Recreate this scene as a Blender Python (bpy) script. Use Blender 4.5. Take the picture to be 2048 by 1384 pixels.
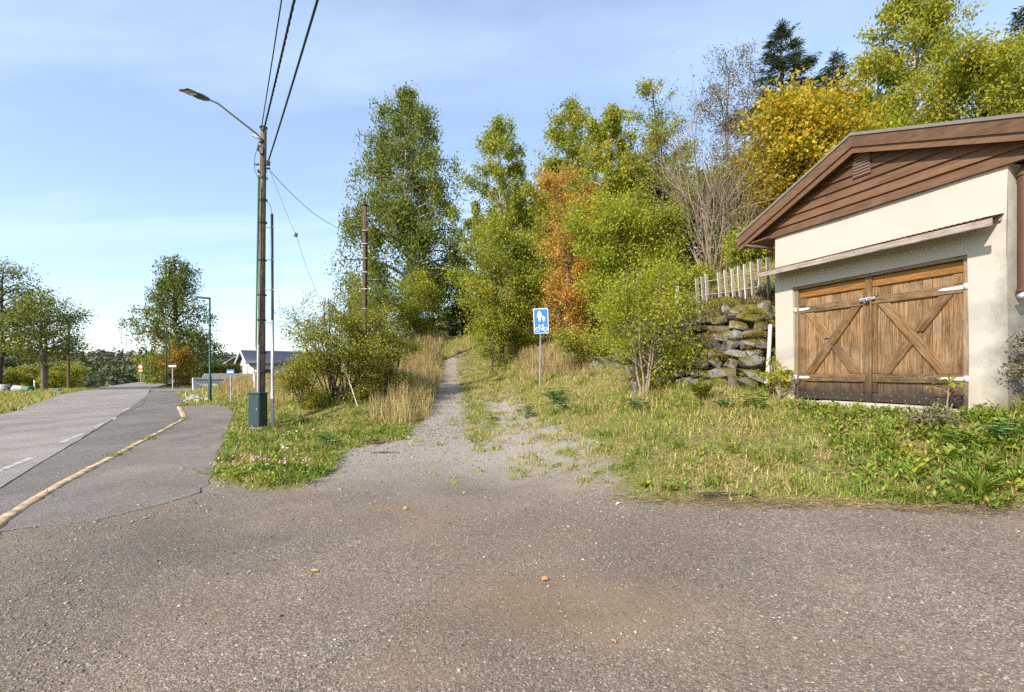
import bpy, bmesh, math, random
import numpy as np
from mathutils import Vector, Matrix

for o in list(bpy.data.objects):
    bpy.data.objects.remove(o)
SC = bpy.context.scene
COL = SC.collection
random.seed(11)
RN = np.random.default_rng(20)

# ------------------------------------------------------------------ camera
F, HZ, CH = 1024.0, 745.0, 1.6          # focal length in photo pixels, eye-level row, eye height
cam_d = bpy.data.cameras.new('camera')
cam = bpy.data.objects.new('camera', cam_d)
COL.objects.link(cam)
cam.location = (0, 0, CH)
cam.rotation_euler = (math.pi / 2, 0, 0)
cam_d.sensor_fit = 'HORIZONTAL'
cam_d.sensor_width = 36.0
cam_d.lens = 18.0
cam_d.shift_y = (HZ - 692) / 2048
cam_d.clip_start = 0.05
cam_d.clip_end = 9000
SC.camera = cam

# ------------------------------------------------------------------ light
SUN_EL = math.radians(33)
SUN_DIR = Vector((-0.66, -0.75, 0)).normalized() * math.cos(SUN_EL) + Vector((0, 0, math.sin(SUN_EL)))
sun_d = bpy.data.lights.new('sun', 'SUN')
sun_d.energy = 3.45
sun_d.angle = math.radians(1.2)
sun_d.color = (1.0, 0.92, 0.81)
sun = bpy.data.objects.new('sun', sun_d)
COL.objects.link(sun)
sun.rotation_euler = (-SUN_DIR).to_track_quat('-Z', 'Y').to_euler()
sun.location = (-20, -20, 30)

W = bpy.data.worlds.new('World')
SC.world = W
W.use_nodes = True
nt = W.node_tree
nt.nodes.clear()
def wn(t, **k):
    n = nt.nodes.new(t)
    for a, b in k.items():
        setattr(n, a, b)
    return n
sky = wn('ShaderNodeTexSky', sky_type='NISHITA', sun_disc=False)
sky.sun_elevation = SUN_EL
sky.sun_rotation = math.atan2(SUN_DIR.x, SUN_DIR.y)
sky.altitude = 200
sky.air_density = 1.0
sky.dust_density = 0.9
sky.ozone_density = 1.6
tc = wn('ShaderNodeTexCoord')
sep = wn('ShaderNodeSeparateXYZ')
nt.links.new(tc.outputs['Generated'], sep.inputs[0])
mz = wn('ShaderNodeMath', operation='MAXIMUM'); mz.inputs[1].default_value = 0.0
nt.links.new(sep.outputs['Z'], mz.inputs[0])
ma = wn('ShaderNodeMath', operation='ADD'); ma.inputs[1].default_value = 0.12
nt.links.new(mz.outputs[0], ma.inputs[0])
cx = wn('ShaderNodeMath', operation='DIVIDE'); cy = wn('ShaderNodeMath', operation='DIVIDE')
nt.links.new(sep.outputs['X'], cx.inputs[0]); nt.links.new(ma.outputs[0], cx.inputs[1])
nt.links.new(sep.outputs['Y'], cy.inputs[0]); nt.links.new(ma.outputs[0], cy.inputs[1])
cmb = wn('ShaderNodeCombineXYZ')
nt.links.new(cx.outputs[0], cmb.inputs[0]); nt.links.new(cy.outputs[0], cmb.inputs[1])
mp = wn('ShaderNodeMapping')
mp.inputs['Rotation'].default_value = (0, 0, math.radians(24))
mp.inputs['Scale'].default_value = (0.42, 1.15, 1)
nt.links.new(cmb.outputs[0], mp.inputs[0])
ns = wn('ShaderNodeTexNoise')
ns.inputs['Scale'].default_value = 0.9
ns.inputs['Detail'].default_value = 7
ns.inputs['Roughness'].default_value = 0.52
ns.inputs['Distortion'].default_value = 0.35
nt.links.new(mp.outputs[0], ns.inputs['Vector'])
rmp = wn('ShaderNodeValToRGB')
rmp.color_ramp.elements[0].position = 0.44; rmp.color_ramp.elements[0].color = (0.18, 0.18, 0.18, 1)
rmp.color_ramp.elements[1].position = 0.72; rmp.color_ramp.elements[1].color = (0.66, 0.66, 0.66, 1)
nt.links.new(ns.outputs['Fac'], rmp.inputs[0])
mix = wn('ShaderNodeMixRGB')
mix.inputs['Color2'].default_value = (4.6, 5.6, 7.0, 1)
nt.links.new(rmp.outputs[0], mix.inputs[0])
nt.links.new(sky.outputs[0], mix.inputs['Color1'])
bg = wn('ShaderNodeBackground')
bg.inputs['Strength'].default_value = 0.125
nt.links.new(mix.outputs[0], bg.inputs['Color'])
wo = wn('ShaderNodeOutputWorld')
nt.links.new(bg.outputs[0], wo.inputs['Surface'])

SC.view_settings.view_transform = 'Standard'
SC.view_settings.look = 'None'
SC.view_settings.exposure = 1.0
SC.view_settings.gamma = 1.0
SC.view_settings.use_curve_mapping = False
SC.render.engine = 'CYCLES'
SC.cycles.max_bounces = 5
SC.cycles.diffuse_bounces = 3
SC.cycles.glossy_bounces = 2
SC.cycles.transmission_bounces = 3
SC.cycles.transparent_max_bounces = 4
SC.cycles.use_denoising = False
SC.cycles.use_adaptive_sampling = True
SC.cycles.adaptive_threshold = 0.02
SC.cycles.sample_clamp_indirect = 6

# ------------------------------------------------------------------ helpers
def P(px, py, D):
    return np.array([(px - 1024) / F * D, D, CH - (py - HZ) / F * D])

def fast_mesh(name, V, Q):
    me = bpy.data.meshes.new(name)
    V = np.asarray(V, dtype=np.float32); Q = np.asarray(Q, dtype=np.int32)
    me.vertices.add(len(V)); me.vertices.foreach_set('co', V.ravel())
    me.loops.add(Q.size); me.loops.foreach_set('vertex_index', Q.ravel())
    me.polygons.add(len(Q))
    me.polygons.foreach_set('loop_start', np.arange(0, Q.size, Q.shape[1], dtype=np.int32))
    me.update(calc_edges=True)
    return me

def link(name, me, mat=None, parent=None, loc=None, rot=None, smooth=False):
    o = bpy.data.objects.new(name, me)
    COL.objects.link(o)
    if mat is not None and me is not None:
        if len(me.materials) == 0:
            me.materials.append(mat)
    if parent is not None:
        o.parent = parent
    if loc is not None:
        o.location = [float(c) for c in loc]
    if rot is not None:
        o.rotation_euler = rot
    if smooth and me is not None:
        me.polygons.foreach_set('use_smooth', np.ones(len(me.polygons), dtype=bool))
    return o

def tag(o, label=None, cat=None, group=None, kind=None):
    if label: o['label'] = label
    if cat: o['category'] = cat
    if group: o['group'] = group
    if kind: o['kind'] = kind
    return o

def empty(name, loc, rz=0.0):
    o = bpy.data.objects.new(name, None)
    o.empty_display_size = 0.2
    COL.objects.link(o)
    o.location = [float(c) for c in loc]
    o.rotation_euler = (0, 0, rz)
    return o

class Geo:
    """collects quads"""
    def __init__(s):
        s.V = []; s.Q = []; s.n = 0
    def add(s, V, Q):
        s.V.append(np.asarray(V, dtype=np.float32)); s.Q.append(np.asarray(Q, dtype=np.int32) + s.n)
        s.n += len(V)
    def tube(s, pts, r, k=6, cap=False):
        pts = np.asarray(pts, dtype=float); n = len(pts)
        r = np.broadcast_to(np.asarray(r, dtype=float), (n,))
        t = np.gradient(pts, axis=0)
        t /= np.linalg.norm(t, axis=1)[:, None] + 1e-9
        ref = np.array([0, 0, 1.0]) if abs(t[:, 2]).mean() < 0.8 else np.array([1.0, 0, 0])
        a = np.cross(t, ref); a /= np.linalg.norm(a, axis=1)[:, None] + 1e-9
        b = np.cross(t, a)
        th = np.arange(k) * 2 * math.pi / k
        V = pts[:, None, :] + r[:, None, None] * (np.cos(th)[None, :, None] * a[:, None, :] + np.sin(th)[None, :, None] * b[:, None, :])
        V = V.reshape(-1, 3)
        i = np.arange(n - 1)[:, None] * k; j = np.arange(k)[None, :]; j2 = (j + 1) % k
        Q = np.stack([i + j, i + j2, i + k + j2, i + k + j], -1).reshape(-1, 4)
        s.add(V, Q)
        if cap and k % 2 == 0:
            for base in (0, (n - 1) * k):
                for q in range(1, k - 2, 2):
                    s.Q.append(np.array([[base, base + q, base + q + 1, base + q + 2]], dtype=np.int32) + s.n - n * k)
    def box(s, c, d, rz=0.0):
        c = np.array(c, float); h = np.array(d, float) / 2
        V = np.array([[x, y, z] for z in (-1, 1) for y in (-1, 1) for x in (-1, 1)]) * h
        if rz:
            R = np.array([[math.cos(rz), -math.sin(rz), 0], [math.sin(rz), math.cos(rz), 0], [0, 0, 1]])
            V = V @ R.T
        s.add(V + c, [[0, 2, 3, 1], [4, 5, 7, 6], [0, 1, 5, 4], [2, 6, 7, 3], [0, 4, 6, 2], [1, 3, 7, 5]])
    def mesh(s, name):
        return fast_mesh(name, np.concatenate(s.V), np.concatenate(s.Q))

def bevel_box(name, d, bev=0.006, jit=0.0):
    bm = bmesh.new()
    bmesh.ops.create_cube(bm, size=1.0)
    for v in bm.verts:
        v.co = Vector((v.co.x * d[0], v.co.y * d[1], v.co.z * d[2])) + Vector([random.uniform(-jit, jit) for _ in range(3)])
    if bev > 0:
        bmesh.ops.bevel(bm, geom=bm.edges[:], offset=bev, segments=1, affect='EDGES')
    me = bpy.data.meshes.new(name)
    bm.to_mesh(me); bm.free()
    return me

def poly_prism(name, pts, axis_y0, axis_y1):
    """extrude polygon (x,z) between two y values"""
    me = bpy.data.meshes.new(name)
    n = len(pts)
    V = [(p[0], axis_y0, p[1]) for p in pts] + [(p[0], axis_y1, p[1]) for p in pts]
    Fc = [tuple(range(n)), tuple(range(2 * n - 1, n - 1, -1))]
    for i in range(n):
        j = (i + 1) % n
        Fc.append((i, i + n, j + n, j))
    me.from_pydata(V, [], Fc)
    bm = bmesh.new(); bm.from_mesh(me)
    bmesh.ops.recalc_face_normals(bm, faces=bm.faces[:])
    bm.to_mesh(me); bm.free()
    me.update()
    return me

def unit(v):
    return v / (np.linalg.norm(v, axis=-1, keepdims=True) + 1e-9)

def leaf_quads(pos, size, rng, axis=None, aspect=0.5, up=0.35, fold=0.12):
    n = len(pos)
    a = rng.normal(size=(n, 3)) if axis is None else axis + 0.0
    a = unit(a)
    nr = rng.normal(size=(n, 3)); nr[:, 2] += up * 2
    nr = unit(nr)
    sd = unit(np.cross(a, nr)); nr = np.cross(sd, a)
    s = size[:, None]
    V = np.stack([pos, pos + a * s * 0.45 + sd * s * aspect * 0.5 + nr * s * fold,
                  pos + a * s, pos + a * s * 0.45 - sd * s * aspect * 0.5 + nr * s * fold], 1).reshape(-1, 3)
    Q = np.arange(n * 4).reshape(n, 4)
    return V, Q

# ------------------------------------------------------------------ materials
def lin(c):
    return tuple((x / 255 / 12.92) if x / 255 <= 0.04045 else ((x / 255 + 0.055) / 1.055) ** 2.4 for x in c)

class NT:
    def __init__(s, name):
        s.m = bpy.data.materials.new(name); s.m.use_nodes = True
        s.t = s.m.node_tree; s.t.nodes.clear()
        s.out = s.t.nodes.new('ShaderNodeOutputMaterial')
    def n(s, typ, ins=None, **k):
        nd = s.t.nodes.new(typ)
        for a, b in k.items():
            setattr(nd, a, b)
        if ins:
            for a, b in ins.items():
                if isinstance(b, bpy.types.NodeSocket):
                    s.t.links.new(b, nd.inputs[a])
                else:
                    nd.inputs[a].default_value = b
        return nd
    def ramp(s, fac, stops, interp='LINEAR'):
        r = s.n('ShaderNodeValToRGB', {0: fac})
        r.color_ramp.interpolation = interp
        e = r.color_ramp.elements
        while len(e) < len(stops):
            e.new(0.5)
        for q, (p, c) in zip(e, stops):
            q.position = p
            q.color = (c if len(c) == 4 else tuple(c) + (1,)) if not isinstance(c, (int, float)) else (c, c, c, 1)
        return r.outputs[0]
    def noise(s, vec, scale, detail=4, rough=0.55, dist=0.0):
        return s.n('ShaderNodeTexNoise', {'Vector': vec, 'Scale': scale, 'Detail': detail, 'Roughness': rough, 'Distortion': dist}).outputs['Fac']
    def mixc(s, f, a, b, mode='MIX'):
        return s.n('ShaderNodeMixRGB', {0: f, 1: a if not isinstance(a, tuple) else tuple(a) + (1,) * (4 - len(a)), 2: b if not isinstance(b, tuple) else tuple(b) + (1,) * (4 - len(b))}, blend_type=mode).outputs[0]
    def math(s, op, a, b=0.0, c=None, clamp=False):
        d = {0: a, 1: b}
        if c is not None: d[2] = c
        return s.n('ShaderNodeMath', d, operation=op, use_clamp=clamp).outputs[0]
    def mapping(s, vec, scale=(1, 1, 1), rot=(0, 0, 0), loc=(0, 0, 0)):
        return s.n('ShaderNodeMapping', {0: vec, 'Scale': scale, 'Rotation': rot, 'Location': loc}).outputs[0]
    def pos(s):
        return s.n('ShaderNodeNewGeometry').outputs['Position']
    def island(s):
        return s.n('ShaderNodeNewGeometry').outputs['Random Per Island']
    def objc(s):
        return s.n('ShaderNodeTexCoord').outputs['Object']
    def objrand(s):
        return s.n('ShaderNodeObjectInfo').outputs['Random']
    def attr(s, name):
        return s.n('ShaderNodeAttribute', attribute_name=name).outputs['Fac']
    def bump(s, h, strength=0.5, dist=0.01):
        return s.n('ShaderNodeBump', {'Height': h, 'Strength': strength, 'Distance': dist}).outputs[0]
    def fin(s, color, rough=0.8, normal=None, metal=0.0, spec=0.4, translucent=0.0):
        d = {'Base Color': color if not isinstance(color, tuple) else tuple(color) + (1,) * (4 - len(color)), 'Roughness': rough, 'Metallic': metal, 'Specular IOR Level': spec}
        if normal is not None: d['Normal'] = normal
        b = s.n('ShaderNodeBsdfPrincipled', d)
        sh = b.outputs[0]
        if translucent > 0:
            tcol = s.mixc(1.0, color, (1.0, 1.0, 0.6), 'MULTIPLY') if not isinstance(color, tuple) else color
            tr = s.n('ShaderNodeBsdfTranslucent', {0: tcol if not isinstance(tcol, tuple) else tuple(tcol) + (1,) * (4 - len(tcol))})
            mx = s.n('ShaderNodeMixShader', {0: translucent, 1: sh, 2: tr.outputs[0]})
            sh = mx.outputs[0]
        s.t.links.new(sh, s.out.inputs['Surface'])
        return s.m

def leaf_mat(name, main, alt, pc=0.5, scale=0.6, tr=0.35, sparse=None, sp=0.06):
    """main / alt: lists of linear colours picked per leaf; alt takes over in clumps"""
    t = NT(name)
    r = t.island()
    def rp(cols):
        return t.ramp(r, [(i / max(1, len(cols) - 1), c) for i, c in enumerate(cols)])
    a = rp(main); b = rp(alt)
    nz = t.noise(t.pos(), scale, 3, 0.6)
    f = t.ramp(nz, [(max(0, pc - 0.07), 0.0), (min(1, pc + 0.07), 1.0)])
    f2 = t.math('MULTIPLY', f, t.ramp(t.math('FRACT', t.math('MULTIPLY', r, 37.0)), [(0.15, 0.25), (0.6, 1.0)]))
    c = t.mixc(f2, a, b)
    if sparse:
        g = t.math('GREATER_THAN', t.math('FRACT', t.math('MULTIPLY', r, 91.7)), 1 - sp)
        c = t.mixc(g, c, sparse)
    return t.fin(c, 0.55, spec=0.35, translucent=tr)

def plain(name, col, rough=0.7, metal=0.0, var=0.12, scale=6.0, spec=0.4, bump=0.0):
    t = NT(name)
    oc = t.objc()
    nz = t.noise(oc, scale, 5, 0.6)
    c = t.mixc(nz, tuple(x * (1 - var) for x in col), tuple(min(1, x * (1 + var)) for x in col))
    nm = t.bump(t.noise(oc, scale * 6, 4), bump, 0.01) if bump else None
    rr = t.math('ADD', rough - 0.08, t.math('MULTIPLY', nz, 0.16))
    return t.fin(c, rr, nm, metal, spec)

M = {}
# leaves
M['birch'] = leaf_mat('birch_leaves', [(.095, .135, .016), (.155, .20, .027), (.22, .26, .04)], [(.15, .175, .02), (.25, .25, .04), (.33, .31, .055)], .56, .45, .44, (.48, .36, .04), .02)
M['birch_far'] = leaf_mat('far_birch_leaves', [(0.056, 0.086, 0.012), (0.118, 0.162, 0.021), (0.182, 0.216, 0.030)], [(0.110, 0.144, 0.015), (0.236, 0.216, 0.030)], .55, .3, .3, (0.473, 0.324, 0.045), .05)
M['yellowgreen'] = leaf_mat('yellow_green_leaves', [(.19, .24, .02), (.27, .31, .028), (.36, .38, .045)], [(.40, .36, .026), (.50, .43, .035), (.58, .50, .055)], .52, .9, .50, (.58, .43, .03), .03)
M['limegreen'] = leaf_mat('lime_green_leaves', [(.21, .27, .02), (.30, .35, .035), (.40, .43, .055)], [(.38, .37, .026), (.48, .45, .035), (.58, .52, .05)], .52, 1.2, .50, (.62, .50, .03), .03)
M['willow'] = leaf_mat('willow_leaves', [(0.124, 0.184, 0.020), (0.279, 0.321, 0.035), (0.431, 0.432, 0.063)], [(0.247, 0.240, 0.031), (0.493, 0.441, 0.047), (0.699, 0.515, 0.063)], .6, .6, 0.48, (0.850, 0.663, 0.047), .03)
M['orange'] = leaf_mat('orange_leaves', [(0.444, 0.230, 0.043), (0.665, 0.363, 0.085), (0.764, 0.508, 0.133)], [(0.246, 0.242, 0.036), (0.444, 0.399, 0.061), (0.616, 0.484, 0.085)], .50, 1.3, 0.50, (0.678, 0.206, 0.085), .13)
M['maple'] = leaf_mat('maple_leaves', [(.50, .34, .016), (.60, .43, .026), (.68, .52, .045)], [(.54, .29, .02), (.52, .36, .03), (.28, .31, .03)], .52, .9, .50, (.27, .30, .02), .22)
M['spruce'] = leaf_mat('spruce_needles', [(.012, .026, .006), (.028, .050, .012), (.050, .075, .018)], [(.022, .04, .008), (.06, .08, .02)], .55, .7, .10)
M['darkgreen'] = leaf_mat('shade_leaves', [(0.045, 0.075, 0.015), (0.098, 0.135, 0.021), (0.150, 0.180, 0.030)], [(0.090, 0.120, 0.015), (0.195, 0.195, 0.030)], .55, .6, .3, (0.375, 0.240, 0.045), .03)
M['olive'] = leaf_mat('olive_shrub_leaves', [(0.134, 0.150, 0.020), (0.269, 0.268, 0.034), (0.394, 0.363, 0.051)], [(0.125, 0.183, 0.024), (0.251, 0.321, 0.039), (0.536, 0.428, 0.059)], .5, 1.2, 0.40, (0.679, 0.471, 0.059), .07)
M['brownleaf'] = leaf_mat('brown_sparse_leaves', [(0.091, 0.078, 0.026), (0.182, 0.143, 0.039), (0.260, 0.182, 0.052)], [(0.117, 0.130, 0.026), (0.208, 0.117, 0.039)], .5, 1.0, .3)
M['amber'] = leaf_mat('amber_leaves', [(.22, .13, .012), (.34, .20, .02), (.40, .26, .03)], [(.08, .08, .012), (.15, .13, .02)], .52, .5, .35)
M['rust'] = leaf_mat('left_tree_leaves', [(0.071, 0.104, 0.015), (0.142, 0.179, 0.024), (0.214, 0.225, 0.030)], [(0.185, 0.169, 0.018), (0.314, 0.263, 0.030), (0.427, 0.375, 0.045)], .56, .4, .3)

def bark_mat(name, a, b, c, white=False):
    t = NT(name)
    p = t.pos()
    nz = t.noise(t.mapping(p, (6, 6, 1.2)), 3.0, 5, 0.65)
    col = t.ramp(nz, [(.3, a), (.5, b), (.7, c)])
    if white:
        n2 = t.noise(t.mapping(p, (2, 2, 9)), 2.0, 3, 0.6)
        col = t.mixc(t.ramp(n2, [(.55, 0.0), (.62, 1.0)]), col, (.03, .028, .025))
    return t.fin(col, 0.9, t.bump(nz, 0.6, 0.02), spec=0.2)
M['bark'] = bark_mat('grey_bark', (.07, .055, .04), (.16, .13, .10), (.25, .21, .165))
M['barkdark'] = bark_mat('dark_bark', (.03, .024, .018), (.07, .055, .04), (.12, .095, .07))
M['barkwhite'] = bark_mat('birch_bark', (.20, .18, .15), (.42, .39, .34), (.58, .55, .49), True)
M['twig'] = bark_mat('pale_twigs', (.15, .11, .08), (.27, .21, .15), (.38, .31, .23))

# ------------------------------------------------------------------ terrain shape
def poly_sd(pts, poly):
    """signed distance in plan, negative inside"""
    pts = np.asarray(pts, float)[:, :2]; poly = np.asarray(poly, float)[:, :2]
    d2 = np.full(len(pts), 1e18); ins = np.zeros(len(pts), bool)
    for i in range(len(poly)):
        a = poly[i]; b = poly[(i + 1) % len(poly)]
        e = b - a; w = pts - a
        t = np.clip((w @ e) / (e @ e + 1e-12), 0, 1)
        q = w - t[:, None] * e
        d2 = np.minimum(d2, (q ** 2).sum(1))
        c = ((a[1] > pts[:, 1]) != (b[1] > pts[:, 1]))
        with np.errstate(divide='ignore', invalid='ignore'):
            xi = (b[0] - a[0]) * (pts[:, 1] - a[1]) / (b[1] - a[1]) + a[0]
        ins ^= (c & (pts[:, 0] < xi))
    d = np.sqrt(d2)
    return np.where(ins, -d, d)

def line_dist(pts, line):
    """distance to polyline, side sign (+ = left of travel), parameter (vertex units)"""
    pts = np.asarray(pts, float)[:, :2]; line = np.asarray(line, float)[:, :2]
    best = np.full(len(pts), 1e18); sg = np.zeros(len(pts)); tt = np.zeros(len(pts))
    for i in range(len(line) - 1):
        a = line[i]; e = line[i + 1] - a; w = pts - a
        t = np.clip((w @ e) / (e @ e), 0, 1)
        q = w - t[:, None] * e
        d = (q ** 2).sum(1)
        cr = e[0] * w[:, 1] - e[1] * w[:, 0]
        m = d < best
        best = np.where(m, d, best); sg = np.where(m, np.sign(cr), sg); tt = np.where(m, i + t, tt)
    return np.sqrt(best), sg, tt

def sstep(a, b, x):
    t = np.clip((x - a) / (b - a), 0, 1)
    return t * t * (3 - 2 * t)

WALL_LINE = np.array([(2.4, 17.9), (3.2, 15.5), (4.25, 13.2), (5.62, 11.42), (11.5, 13.2), (16, 14.6)])
WALL_H = np.array([0.0, 0.75, 1.5, 1.85, 2.0, 1.0])
def bank_step(xy):
    d, s, t = line_dist(xy, WALL_LINE)
    h = np.interp(t, np.arange(len(WALL_H)), WALL_H)
    return h * sstep(0.05, 0.95, d * s)      # + side = uphill

_ctl = []
def C(px, py, D):
    p = P(px, py, D); _ctl.append((p[0], p[1], p[2]))
for x, y in [(-20, 0), (-10, 0), (-5, 0), (0, 0), (-10, 5), (-5, 5), (0, 3), (-8, 10), (-5.4, 10), (-3.4, 7), (-1, 6), (-12, 15), (-20, 20), (-25, 30), (-36, 45), (-16, 24), (-30, 40),
             (0, -8), (-10, -8), (-30, 10), (-3, 9), (-45, 60), (-40, 30), (-1.5, 9.5), (0.3, 8.2), (-12, -20), (-14, 26), (-8.2, 15), (-7.2, 14.5), (-9.5, 19)]:
    _ctl.append((x, y, 0.0))
_ctl += [(2.5, 0, .08), (5, 0, .2), (5, 5, .3), (2.64, 5.68, .16), (1.34, 6.35, .08), (8, 2, .42), (10, -5, .5), (14, 3, .9), (5, -8, .2)]
for a in [(1200, 800, 13), (1400, 800, 11), (1080, 772, 17), (870, 850, 14), (930, 790, 19), (920, 740, 26), (930, 692, 40), (820, 690, 34), (600, 800, 18), (760, 800, 17),
          (650, 850, 15), (560, 812, 18), (462, 805, 26), (1500, 777, 11.3), (1350, 768, 12.9), (1250, 742, 14.6), (1600, 900, 7.6), (1300, 880, 8.6), (1450, 900, 7.9), (1020, 820, 15.5),
          (1530, 592, 12.8), (1440, 602, 13.8), (1355, 612, 14.8), (1430, 535, 20), (1180, 715, 19), (1040, 702, 27), (700, 745, 24), (500, 752, 48), (560, 748, 60)]:
    C(*a)
_ctl += [(5.6, 9.9, .93), (6.3, 7.4, .93), (6.6, 6.9, 1.05), (5.0, 9.0, .80), (5.9, 6.6, .66), (9, 5.5, 1.2), (7.6, 6.4, 1.2), (8.5, 9.5, 1.3),
         (12, 22, 7.0), (20, 30, 10), (6, 26, 5.2), (10, 40, 10), (30, 20, 9), (16, 17, 6.0), (25, 5, 4), (14, 6, 2.2), (0, 55, 5.0), (-8, 45, 3.0), (-12, 38, 1.6), (30, 50, 14), (-20, 60, 1.4)]
_ctl = np.array(_ctl, float)
_cz = _ctl[:, 2] - bank_step(_ctl[:, :2])
def _U(r2):
    return np.where(r2 > 0, r2 * np.log(r2 + 1e-12), 0)
def _tps():
    n = len(_ctl); X = _ctl[:, :2] / 10
    r2 = ((X[:, None] - X[None]) ** 2).sum(-1)
    A = np.zeros((n + 3, n + 3)); A[:n, :n] = _U(r2) + np.eye(n) * 0.004
    A[:n, n] = 1; A[:n, n + 1:] = X; A[n, :n] = 1; A[n + 1:, :n] = X.T
    return np.linalg.solve(A, np.concatenate([_cz, np.zeros(3)]))
_w = _tps()
_R = np.array([0, 40, 60, 75, 95, 150, 250, 400, 700, 1500, 4000])
_ZL = np.array([0, 0, 0.05, -.3, -1.6, -7, -8, -3, 5, 12, 20])
_ZR = np.array([4, 8, 12, 14, 16, 22, 28, 34, 40, 45, 50])
def terrain(x, y):
    x = np.atleast_1d(np.asarray(x, float)); y = np.atleast_1d(np.asarray(y, float))
    xy = np.stack([x, y], -1)
    X = xy / 10; n = len(_ctl)
    z = np.full(len(x), _w[n]) + X @ _w[n + 1:]
    for i in range(n):
        z = z + _w[i] * _U(((X - _ctl[i, :2] / 10) ** 2).sum(-1))
    z = z + bank_step(xy)
    # keep the road and yard dead flat
    dr = poly_sd(xy, ROADALL)
    z = np.where(True, z * sstep(0.0, 2.2, dr), z)
    r = np.hypot(x, y)
    side = sstep(-0.42, 0.02, x / np.maximum(np.abs(y), 3.0)) * sstep(-5, 25, y)
    zf = np.interp(r, _R, _ZL) * (1 - side) + np.interp(r, _R, _ZR) * side
    b = sstep(42, 70, r)
    b = np.maximum(b, sstep(8, 25, -y))
    return z * (1 - b) + zf * b
def tz(x, y):
    return float(terrain([x], [y])[0])
def flat(px, py):
    D = CH * F / (py - HZ)
    return ((px - 1024) / F * D, D)

CARR = np.array([(9, -22), (1, -8), (-4.0, 2.2), flat(0, 977), flat(150, 885), flat(240, 830), (-23.5, 32.8), (-38, 54), (-50, 75), (-62, 100), (-70, 100), (-58, 78), (-46, 58), (-33, 37.5), (-20.6, 21.3), (-13.6, 9.5), (-8.5, 0), (-3.5, -8), (4, -22)], float)
BAY = np.array([(-4.0, 2.2), flat(0, 977), flat(150, 885), flat(240, 830), (-23.5, 32.8), (-30, 42), (-26, 39.5), (-18.6, 29), flat(358, 813), flat(371, 837), flat(346, 850), flat(230, 911), flat(0, 1046), (-3.2, 2.2)], float)
PLAT = np.array([flat(0, 1046), flat(230, 911), flat(346, 850), flat(371, 837), flat(358, 813), flat(430, 810), flat(455, 815), flat(468, 826), flat(462, 845), flat(448, 880), flat(438, 905), flat(425, 950), flat(400, 985), flat(330, 1008), flat(190, 1042), flat(0, 1064), (-4.3, 3.4)], float)
SIDE = np.array([(-38, 54), (-35, 49.5), (-30, 43.5), (-24, 47), (-15, 53), (-4, 66), (-7, 69), (-18, 58), (-26, 53.5), (-31, 53.5)], float)
ROADALL = np.array([(9, -22), (-3.0, 2.2), (-4.2, 3.4), flat(0, 1064), flat(400, 985), flat(438, 905), flat(462, 845), flat(468, 826), flat(455, 815), flat(430, 810), flat(358, 813), (-18.6, 29), (-26, 39.5), (-24, 47), (-15, 53), (-18, 58), (-31, 53.5), (-38, 54), (-50, 75), (-58, 78), (-46, 58), (-33, 37.5), (-20.6, 21.3), (-13.6, 9.5), (-8.5, 0), (4, -22)], float)

def G(px, py, d0=2.0, d1=80.0):
    """where the sight line through a photo pixel meets the terrain"""
    D = np.linspace(d0, d1, 1500)
    x = (px - 1024) / F * D
    z = CH - (py - HZ) / F * D
    g = terrain(x, D)
    k = np.argmax(z < g)
    return (x[k], D[k])

# ================================================================== SETTING
# gravel yard + track outline in plan (everything outside is grass, soil or road)
GRAVEL = [(-6.5, 5.0), (-5.6, 7.0), (-5.2, 8.0), flat(432, 950)]
GRAVEL += [G(a, b) for a, b in [(470, 975), (510, 983), (600, 974), (655, 938), (700, 903), (760, 888), (812, 884), (850, 836), (872, 790), (885, 742), (897, 708), (960, 706), (975, 745), (1024, 790), (1100, 842), (1175, 884), (1218, 914), (1232, 945), (1240, 994), (1480, 1005), (1700, 1003), (2046, 1014)]]
GRAVEL += [(8.2, 4.0), (14, 1), (16, -15), (-3, -22), (-3.0, 2.2), (-4.3, 3.4)]
GRAVEL = np.array(GRAVEL, float)
MEDIAN = np.array([G(a, b) for a, b in [(925, 708), (932, 745), (942, 790), (955, 830), (962, 880), (968, 905)]], float)
RUTR = np.array([G(a, b) for a, b in [(950, 708), (975, 760), (1005, 820), (1040, 880), (1100, 930)]], float)

# ---- ground sheet
N = 285
u = np.linspace(-1, 1, N)
ax = 3.0 * np.sinh(7.55 * u)
gx, gy = np.meshgrid(ax - 0.5, ax + 7.0, indexing='xy')
gx = gx.ravel(); gy = gy.ravel()
gz = terrain(gx, gy)
gxy = np.stack([gx, gy], -1)
g_sd = poly_sd(gxy, GRAVEL)
droad = poly_sd(gxy, ROADALL)
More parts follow.
